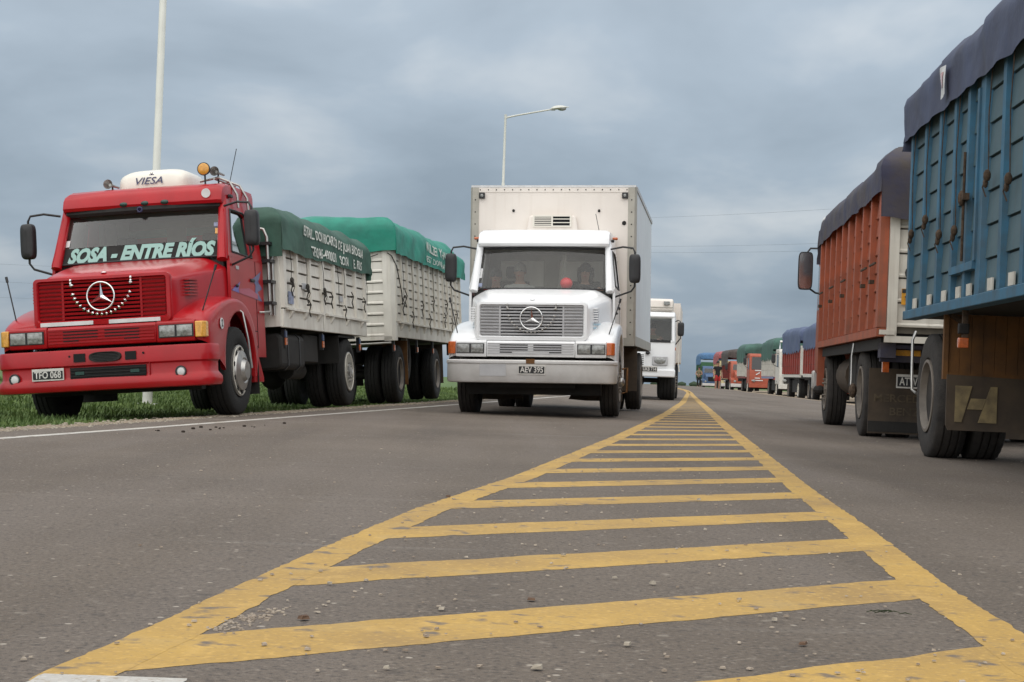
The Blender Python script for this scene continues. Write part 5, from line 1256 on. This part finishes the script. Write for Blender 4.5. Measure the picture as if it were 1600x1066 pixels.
for j in range(6): obj('board', MB().prism([(.0+o0, oz0+.06+j*hb+.006), (o0-.026, oz0+.06+j*hb+.010), (o0-.030, oz0+.06+j*hb+.03), (o0-.012, oz0+.06+j*hb+.05), (o0-.010, oz0+.06+(j+1)*hb-.008), (o0, oz0+.06+(j+1)*hb-.008)], .12, 2.28, 'x'), 'side_white2', ORA)
obj('inner_rear', MB().box(.04, 2.36, o0+.003, o0+.04, oz0, oz1), 'side_joint', ORA)
obj('rear_frame', MB().box(.02, .12, o0-.05, o0+.03, oz0-.03, oz1), 'side_white2', ORA)
obj('rear_frame', MB().box(2.28, 2.38, o0-.05, o0+.03, oz0-.03, oz1), 'side_white2', ORA)
obj('rear_sill', MB().box(.0, 2.4, o0-.06, o0+.02, oz0-.10, oz0-.032), 'side_white2', ORA)
def rear_disc(x, z, r_, m): obj('round_sign', MB().lathe([(-.004, r_), (-.008, r_), (-.008, 0)], (x, o0-.028, z), 'y', 24), m, ORA)
rear_disc(.33, 2.27, .095, 'sticker'); text_on('sign_number', ORA, 'letter_dark', '80', lambda u, v: (.33+u, o0-.040, 2.27+v), .15, bold=.004)
text_on('rear_lettering', ORA, 'letter_dark', 'GRANOS', lambda u, v: (.56+u, o0-.034, 1.79+v), .19, width=.75, bold=.003)
obj('notice_plate', MB().box(.16, .56, o0-.036, o0-.030, 1.46, 1.63), 'lens_amber', ORA); text_on('notice_lettering', ORA, 'letter_dark', 'VIGIA', lambda u, v: (.36+u, o0-.042, 1.51+v), .10, width=.34, bold=.003)
obj('notice_header', MB().box(.165, .555, o0-.041, o0-.037, 1.585, 1.625), 'letter_dark', ORA)
obj('rear_hinge', MB().box(-.06, .10, o0-.07, o0-.045, 2.42, 2.48), 'side_white2', ORA); obj('rear_hinge', MB().box(-.06, .10, o0-.07, o0-.045, oz0-.02, oz0+.03), 'side_white2', ORA)
rb = obj('rear_bumper', MB().box(.0, 2.4, o0+.25, o0+.33, .86, .93).box(.0, 2.4, o0+.10, o0+.18, 1.0, 1.04).box(-.02, .14, o0+.08, o0+.3, .90, 1.06), 'tarp_purple', ORA)
obj('reflector', MB().box(.16, .42, o0+.24, o0+.249, .93, .99), 'lens_amber', rb); obj('reflector', MB().box(.44, .60, o0+.235, o0+.249, .93, 1.01), 'lens_red', rb)
plate(ORA, .42, o0+.55, .66, 'ATW 472', .40, .15)
obj('tail_lamp', MB().box(.06, .13, o0+.5, o0+.56, .75, .86), 'lens_orange', ORA)
fl = obj('mudflap', MB().box(.03, 1.02, -.80, -.785, .06, .80), 'flap', ORA)
text_on('flap_lettering', fl, 'letter_faint', 'MERCEDES', lambda u, v: (.42+u, -.806, .46+v), .12, width=.66, bold=.002); text_on('flap_lettering', fl, 'letter_faint', 'BENZ', lambda u, v: (.44+u, -.806, .31+v), .12, width=.34, bold=.002)
obj('flap_weight', MB().box(.03, 1.02, -.812, -.80, .08, .20), 'flap_dark', fl)
obj('mudflap', MB().box(1.38, 2.37, -.80, -.785, .06, .80), 'flap', ORA)
TO = Tarp(.0, 2.4, o0-.06, o1+.05, 3.10, .12, .44, .70, 33, scallop=.03, posts=oposts, lump=.06, wr=.022, step=.085, out=.09)
TO.build('tarpaulin', 'tarp_purple', ORA)
chassis(ORA, -2.0, 7.0, .70, .95, .42)
for o_ in [c for c in ORA.children if c.name.startswith('chassis_frame')]: o_.location.x = 1.2
for x_, s in ((.02, -1), (2.38, 1)):
    wheel(ORA, x_, 0, .53, .28, s, 'dual', 'tyre_dusty', 'rim_grey', dual=True)
    wheel(ORA, x_+(.02 if s < 0 else -.02), 4.55, .53, .28, s, 'front', 'tyre_dusty', 'rim_grey')
obj('axle', MB().tube([(.2, 0, .52), (2.2, 0, .52)], .08, 10).tube([(.2, 4.55, .52), (2.2, 4.55, .52)], .05, 10), 'chassis', ORA)
obj('fuel_tank', MB().tube([(.32, 2.0, .72), (.32, 3.2, .72)], .26, 18), 'flap', ORA, smooth=50)
obj('spare_box', MB().box(.08, .5, 1.0, 1.8, .55, 1.0), 'chassis', ORA, bevel=.03)
obj('front_post', MB().box(-.06, .04, o1-.04, o1+.08, .50, 2.95), 'orange_paint', ORA)
obj('post_foot', MB().ball((-.01, o1+.02, .50), (.10, .12, .08), 10, 6), 'chassis', ORA)
obj('tyre_hose', MB().tube([(-.03, .35, 1.10), (-.05, .33, .95), (-.05, .30, .65), (-.07, .12, .50), (-.05, .02, .53)], .012, 6), 'steel', ORA, smooth=60)
obj('hub_guard', MB().ball((-.06, 0, .53), (.05, .09, .09), 10, 6), 'rope', ORA)
for y_ in (-1.7, -.9, 1.3, 2.8, 4.3): obj('latch', MB().box(-.12, -.07, y_-.06, y_+.06, 1.70, 1.74).box(-.10, -.08, y_-.25, y_+.25, 1.90, 1.92), 'rope', ORA)
# cab, mostly hidden
cb = MB().prism([(5.0, .75), (5.0, 2.72), (5.25, 2.80), (6.5, 2.80), (6.72, 2.70), (6.85, 1.7), (6.85, .75)], .08, 2.32, 'x'); obj('cab', cb, 'orange_paint', ORA, bevel=.06, seg=3)
obj('cab_window', MB().box(.06, .078, 5.6, 6.5, 1.75, 2.45), 'glass_dark', ORA)
obj('bumper', MB().box(.05, 2.35, 6.85, 6.98, .5, .8), 'bumper_grey', ORA, bevel=.03)
obj('roof_horn', MB().tube([(.16, 5.0, 2.86), (.05, 5.1, 2.90), (.03, 5.4, 2.92)], [.05, .07, .07], 12).tube([(.12, 5.0, 3.02), (.06, 5.1, 3.06), (.05, 5.4, 3.06)], [.05, .075, .07], 12), 'sticker', ORA, smooth=60)
def ring(cx, cz_, hw, hh, y, f=1.): return [(cx+hw*f*math.copysign(abs(cos(q))**.35, cos(q)), y, cz_+hh*f*math.copysign(abs(sin(q))**.35, sin(q))) for q in [2*pi*k/28 for k in range(29)]]
mr_ = obj('mirror', MB().grid([ring(-.17, 2.36, .115, .30, 6.2, .02), ring(-.17, 2.36, .115, .30, 6.2), ring(-.17, 2.36, .115, .30, 6.26), ring(-.17, 2.36, .115, .30, 6.32, .7)]), 'black_plastic', ORA, smooth=50)
obj('mirror_glass', MB().grid([ring(-.17, 2.36, .10, .28, 6.196, .02), ring(-.17, 2.36, .10, .28, 6.196)]), 'chrome', mr_)
obj('mirror_arm', MB().tube([(-.17, 6.25, 2.62), (-.10, 6.25, 2.72), (.10, 6.2, 2.72)], .016, 6).tube([(-.12, 6.25, 2.10), (.0, 6.25, 2.02), (.12, 6.2, 2.0)], .016, 6), 'black_plastic', ORA)

# ================================================================== second white truck
W2 = root('white_cabover_truck', 'white flat fronted truck following behind the white box truck', 'truck', (3.12, 41.6, 0), (0, 0, -atan(.118)))
obj('cab', MB().prism([(.02, .62), (-.02, 1.0), (.03, 1.50), (.03, 1.56), (2.0, 1.56), (2.0, .62)], -1.12, 1.12, 'x'), 'white_paint', W2, bevel=.04, seg=3)
obj('bumper_skirt', MB().box(-1.14, 1.14, -.10, .10, .60, .80), 'white_paint', W2, bevel=.03)
obj('cab_roof', MB().prism([(.16, 2.12), (.10, 2.18), (.20, 2.28), (.40, 2.31), (2.0, 2.31), (2.0, 2.12)], -1.09, 1.09, 'x'), 'white_paint', W2, bevel=.05, seg=3)
for s in (-1, 1):
    obj('pillar', MB().tube([(s*1.07, .06, 1.52), (s*1.05, .18, 2.16)], .05, 8), 'white_paint', W2, smooth=60)
    obj('cab_side', MB().box(min(s*1.06, s*1.11), max(s*1.06, s*1.11), .95, 2.0, 1.52, 2.16), 'white_paint', W2)
    obj('side_window', MB().box(min(s*1.08, s*1.09), max(s*1.08, s*1.09), .15, .95, 1.54, 2.14), 'glass', W2)
    hl = obj('headlight_frame', MB().box(s*.74-.20, s*.74+.20, -.055, -.01, .90, 1.14), 'grille_grey', W2, bevel=.02)
    obj('headlight', MB().ball((s*.74, -.055, 1.02), (.15, .03, .09), 14, 8), 'lens_clear', hl, smooth=60)
    obj('turn_signal', MB().box(min(s*1.08, s*1.14), max(s*1.08, s*1.14), .05, .2, 1.30, 1.38), 'lens_orange', W2, bevel=.01)
    wheel(W2, s*1.14, .95, .50, .42, s, 'front', 'tyre', 'rim_grey'); wheel(W2, s*1.15, 4.6, .50, .27, s, 'dual', 'tyre', 'rim_grey', dual=True)
    mirror(W2, s, s*1.10, .2, 2.06, 1.86, .085, .18, .15)
    obj('grab_rail', MB().tube([(s*1.16, .3, 2.08), (s*1.21, .28, 1.8), (s*1.21, .28, 1.0), (s*1.24, .3, .75)], .015, 6), 'unit_cream', W2)
obj('rear_wall', MB().box(-1.05, 1.05, 1.95, 2.0, 1.52, 2.14), 'lining', W2)
obj('windscreen', MB().grid([[(u*lerp(1.04, 1.02, v), lerp(.035, .155, v)+.04*u*u, lerp(1.55, 2.15, v)) for u in [q/6 for q in range(-6, 7)]] for v in (0, .5, 1)]), 'glass', W2, smooth=60)
obj('fuse_panel', MB().box(-1.0, 1.0, .01, .05, 1.50, 1.56), 'black_plastic', W2)
gp = obj('grille_panel', MB().box(-.36, .36, -.035, -.005, .88, 1.20), 'white_paint', W2)
for k in range(6): obj('grille_slot', MB().box(-.32, .32, -.041, -.03, .90+k*.05, .92+k*.05), 'dark_void', gp)
for z in (1.22, 1.34): obj('horn', MB().ball((.42, -.06, z), (.06, .05, .05), 10, 8), 'black_plastic', W2, smooth=60)
plate(W2, .48, -.11, .80, 'UKB 714', .40, .15)
obj('seat', MB().box(.3, .8, .9, 1.5, 1.1, 1.6), 'seat_cloth', W2)
obj('box_front', MB().box(-1.2, 1.2, 2.1, 2.2, 1.0, 2.62), 'cream_paint', W2)
obj('box_body', MB().box(-1.2, 1.2, 2.2, 7.2, 1.0, 2.62), 'cream_paint', W2, bevel=.03)
obj('roof_fairing', MB().prism([(.45, 2.31), (.40, 2.36), (.45, 2.62), (.60, 2.66), (1.9, 2.66), (1.9, 2.31)], -1.02, 1.02, 'x'), 'cream_paint', W2, bevel=.04, seg=3)
obj('fairing_rib', MB().box(-1.03, 1.03, .385, .41, 2.42, 2.44).box(-1.03, 1.03, .385, .41, 2.35, 2.37), 'box_trim', W2)
obj('roof_lamp', MB().box(.78, .94, .36, .43, 2.49, 2.59), 'lens_clear', W2, bevel=.015)
chassis(W2, .3, 7.0, axles=((.95, False), (4.6, True)))
MW2 = Matrix.Translation(W2.location) @ W2.rotation_euler.to_matrix().to_4x4()
seated_person('driver seen dimly behind the windscreen of the following white truck', tuple(MW2 @ Vector((.50, 1.15, 1.18))), 'shirt_tan', 'hair_dark', False, (0, -.40, .36), W2.rotation_euler.z, .95)

# ================================================================== line of far trucks on the right shoulder, facing the camera
mat('f_blue_tarp', (.07, .095, .18), .7, var=.2, scale=1.2, col2=(.075, .10, .17)); mat('f_green_tarp', (.05, .125, .10), .7, var=.2, scale=1.2); mat('f_brown_tarp', (.075, .06, .055), .8, var=.2); mat('f_pink_tarp', (.38, .10, .11), .7, var=.2); mat('f_sky_tarp', (.07, .17, .33), .7, var=.2)
mat('f_red_side', (.30, .045, .032), .6, var=.15, scale=3, streak=.3); mat('f_maroon', (.20, .028, .022), .6, var=.15); mat('f_cream', (.58, .50, .28), .6, var=.1); mat('f_white', (.60, .58, .53), .6, var=.08, streak=.2); mat('f_green', (.035, .12, .05), .6, var=.12); mat('f_orange', (.36, .075, .035), .5, var=.08); mat('f_bluecab', (.05, .10, .20), .5, var=.1)
def far_body(R_, y0, y1, z0, zs, zt, mside, mtarp, mend, seed, mrail='chassis', stripes=None):
    obj('bed', MB().box(-1.2, 1.2, y0+.03, y1-.03, z0, zs), mside, R_)
    n = max(3, int((y1-y0)/.8))
    for i in range(n+1):
        y = lerp(y0+.06, y1-.06, i/n); obj('post', MB().box(-1.255, -1.202, y-.05, y+.05, z0, zs), mside, R_)
    for z in (z0+(zs-z0)*.33, z0+(zs-z0)*.66): obj('board_joint', MB().box(-1.208, -1.201, y0+.05, y1-.05, z-.012, z+.012), 'side_joint', R_)
    if stripes:
        for z in stripes: obj('painted_band', MB().box(-1.262, -1.256, y0, y1, z-.10, z+.10), 'f_maroon', R_)
    obj('front_panel', MB().box(-1.22, 1.22, y0-.03, y0+.03, z0-.05, zs+.15), mend, R_)
    obj('side_rail', MB().box(-1.24, -1.15, y0, y1, z0-.14, z0-.02), mrail, R_)
    Tarp(-1.2, 1.2, y0-.02, y1+.02, zt, .14, zt-zs+.1, min(.5, zt-zs), seed, lump=.09, wr=.03, step=.18, scallop=.08, posts=[lerp(y0, y1, i/n) for i in range(n+1)]).build('tarpaulin', mtarp, R_)
def far_wheels(R_, ysl):
    for y in ysl:
        for s in (-1, 1): wheel(R_, s*1.16, y, .51, .3, s, 'front' if y < 2 else 'dual', 'tyre', 'rim_white' if y < 5 else 'rim_grey')
    obj('chassis_frame', MB().box(-.5, .5, .4, max(ysl)+1, .55, .95).box(-1.05, 1.05, 2.2, max(ysl)-.8, .38, .95), 'chassis', R_)  # frame, plus a wide dark block added to darken the underside
def far_root(name, label, cat, px, d, gz, slope=.05):
    X_ = (px-800)/FPX*d; th = atan(slope)
    r_ = root(name, label, cat, (X_+1.32*cos(th), d-1.32*sin(th), gz-.07), (0, 0, -th), 'trucks parked on the right shoulder'); r_.scale = (1.08, 1.0, 1.12); return r_
def far_cab(R_, paint, hood=False, roof=2.55, mirrors=True):
    if hood:
        obj('cab', MB().prism([(1.2, .75), (1.2, 1.75), (1.45, 2.35), (1.6, 2.48), (2.6, 2.5), (2.6, .75)], -1.1, 1.1, 'x'), paint, R_, bevel=.05, seg=3)
        obj('hood', MB().prism([(.10, .75), (.08, 1.45), (.25, 1.58), (1.25, 1.75), (1.25, .75)], -.85, .85, 'x'), paint, R_, bevel=.06, seg=3)
        for s in (-1, 1): obj('fender', MB().prism([(.12, .72), (.12, 1.05), (.5, 1.18), (1.4, 1.22), (1.8, .95), (1.62, .8), (1.3, 1.05), (.8, .98), (.6, .72)], s*.8, s*1.16, 'x'), paint, R_, bevel=.03)
        obj('windscreen', MB().add([(-.95, 1.215, 1.80), (.95, 1.215, 1.80), (.90, 1.43, 2.30), (-.90, 1.43, 2.30)], [(0, 1, 2, 3)]), 'glass_dark', R_)
        obj('painted_interior_shade', MB().add([(-.93, 1.225, 1.80), (.93, 1.225, 1.80), (.88, 1.44, 2.29), (-.88, 1.44, 2.29)], [(0, 1, 2, 3)]), 'dark_void', R_)  # black sheet behind the glass stands in for the unlit cab interior
        obj('grille', MB().box(-.6, .6, .065, .1, .95, 1.38), 'dark_void', R_)
        yb = 0
    else:
        obj('cab', MB().prism([(.0, .70), (-.02, 1.5), (.02, 1.62), (.18, roof-.15), (.35, roof), (2.0, roof), (2.0, .70)], -1.16, 1.16, 'x'), paint, R_, bevel=.06, seg=3)
        obj('painted_interior_shade', MB().add([(-1.0, .020, 1.66), (1.0, .020, 1.66), (.98, .152, roof-.22), (-.98, .152, roof-.22)], [(0, 1, 2, 3)]), 'dark_void', R_)  # solid cab: its dark inside is painted as a black sheet
        obj('windscreen', MB().add([(-1.02, .0, 1.66), (1.02, .0, 1.66), (1.0, .13, roof-.22), (-1.0, .13, roof-.22)], [(0, 1, 2, 3)]), 'glass_dark', R_)
        obj('side_window', MB().box(-1.168, -1.161, .45, 1.3, 1.65, roof-.3), 'glass_dark', R_)
        obj('wiper_bar', MB().box(-.8, .8, -.05, -.02, 1.56, 1.63), 'sticker', R_)
        yb = -.05
    obj('bumper', MB().box(-1.18, 1.18, yb-.06, yb+.12, .48, .74), 'bumper_grey' if hood else paint, R_, bevel=.02)
    for s in (-1, 1):
        obj('headlight', MB().ball((s*.85, yb-.02+(.06 if hood else 0), .92), (.11, .05, .09), 10, 6), 'lens_clear', R_, smooth=60)
        if mirrors: mirror(R_, s, s*1.1, .35 if not hood else 1.4, roof-.25, roof-.52, .11, .24)
G = -.30
T1 = far_root('red_truck', 'distant red boarded truck under a blue tarpaulin next to the orange truck', 'truck', 1296, 67.5, G-.0)
far_cab(T1, 'f_red_side'); far_wheels(T1, (1.2, 5.4, 6.6)); far_body(T1, 2.3, 8.0, 1.2, 2.35, 3.2, 'f_red_side', 'f_blue_tarp', 'f_white', 41, 'f_white')
T1b = far_root('red_trailer', 'distant red boarded trailer under a blue tarpaulin behind the red truck on the shoulder', 'trailer', 1251, 78.5, G-.01)
far_wheels(T1b, (1.0, 5.0)); far_body(T1b, .0, 7.0, 1.2, 2.30, 3.22, 'f_red_side', 'f_blue_tarp', 'f_white', 42, 'f_white'); obj('drawbar', MB().tube([(0, .5, .8), (0, -1.6, .7)], .06, 6), 'chassis', T1b)
T2_ = far_root('white_truck', 'distant white sided truck with green tarpaulin and dark mirror', 'truck', 1217, 95, G-.05)
far_cab(T2_, 'f_white', roof=2.6); obj('grille', MB().box(-.9, .9, -.075, -.02, .78, 1.40), 'chassis', T2_); far_wheels(T2_, (1.2, 5.6)); far_body(T2_, 2.3, 9.0, 1.15, 2.15, 3.15, 'f_white', 'f_green_tarp', 'f_white', 43, 'decal_blue')
obj('roof_lamp_bar', MB().tube([(-1.1, .5, 2.62), (-1.1, .5, 3.0), (1.0, .5, 3.0), (1.0, .5, 2.62)], .05, 6), 'chrome', T2_)
T3_ = far_root('orange_cab_truck', 'distant truck with orange flat cab and green tarpaulin', 'truck', 1171, 117, G-.13)
far_cab(T3_, 'f_orange', roof=2.7); far_wheels(T3_, (1.2, 5.6)); far_body(T3_, 2.3, 9.0, 1.2, 2.25, 3.25, 'f_white', 'f_green_tarp', 'f_white', 44, 'f_maroon')
obj('front_mark', MB().box(-.75, -.45, -.055, -.04, 1.36, 1.42, Matrix.Translation((-.6, 0, 1.4)) @ Matrix.Rotation(radians(-30), 4, 'Y') @ Matrix.Translation((.6, 0, -1.4))), 'sticker', T3_)
for x0, x1, z_ in ((-.80, -.45, 1.10), (-1.0, -.25, .95)): obj('front_lettering', MB().box(x0, x1, -.055, -.03, z_-.03, z_+.03), 'sticker', T3_)
T4_ = far_root('maroon_truck', 'distant dark red truck with brown tarpaulin and red hood', 'truck', 1143, 138, G-.25)
far_cab(T4_, 'f_orange', True); far_wheels(T4_, (1.2, 5.8)); far_body(T4_, 2.7, 9.5, 1.1, 2.3, 3.3, 'f_maroon', 'f_brown_tarp', 'f_maroon', 45)
T5_ = far_root('cream_truck', 'distant cream truck with red bands and pink tarpaulin', 'truck', 1128, 158, G-.32)
far_cab(T5_, 'f_cream', True); far_wheels(T5_, (1.2, 5.8)); far_body(T5_, 2.7, 9.5, 1.15, 2.6, 3.5, 'f_cream', 'f_pink_tarp', 'f_cream', 46, stripes=(1.45, 1.95))
T6_ = far_root('green_truck', 'farthest truck in the row, green body, sky blue tarpaulin and blue hood', 'truck', 1099, 182, G-.44)
far_cab(T6_, 'f_bluecab', True); far_wheels(T6_, (1.2, 5.8)); far_body(T6_, 2.7, 10.5, 1.2, 2.75, 3.75, 'f_green', 'f_sky_tarp', 'f_green', 47)
obj('painted_band', MB().box(-1.262, -1.256, 2.8, 10, 1.55, 1.70), 'f_white', T6_)

# people beside the far trucks
standing_person('person in a black top and red shorts walking beside the far trucks', ((1123-800)/FPX*97, 97, -.16), .3, 'shirt_black', 'shirt_red', True, 'hair_dark', h=1.02)
standing_person('person in a tan shirt and dark trousers beside the green truck', ((1094-800)/FPX*150, 150, -.30), -.4, 'shirt_tan', 'shirt_black', False, 'hair_dark', 'front', h=1.08)
#standing_person('person in jeans standing by the wheels of the white sided truck', ((1221-800)/FPX*86, 86, -.30), .8, 'shirt_white', 'jeans', False, 'hair_dark', h=.98)
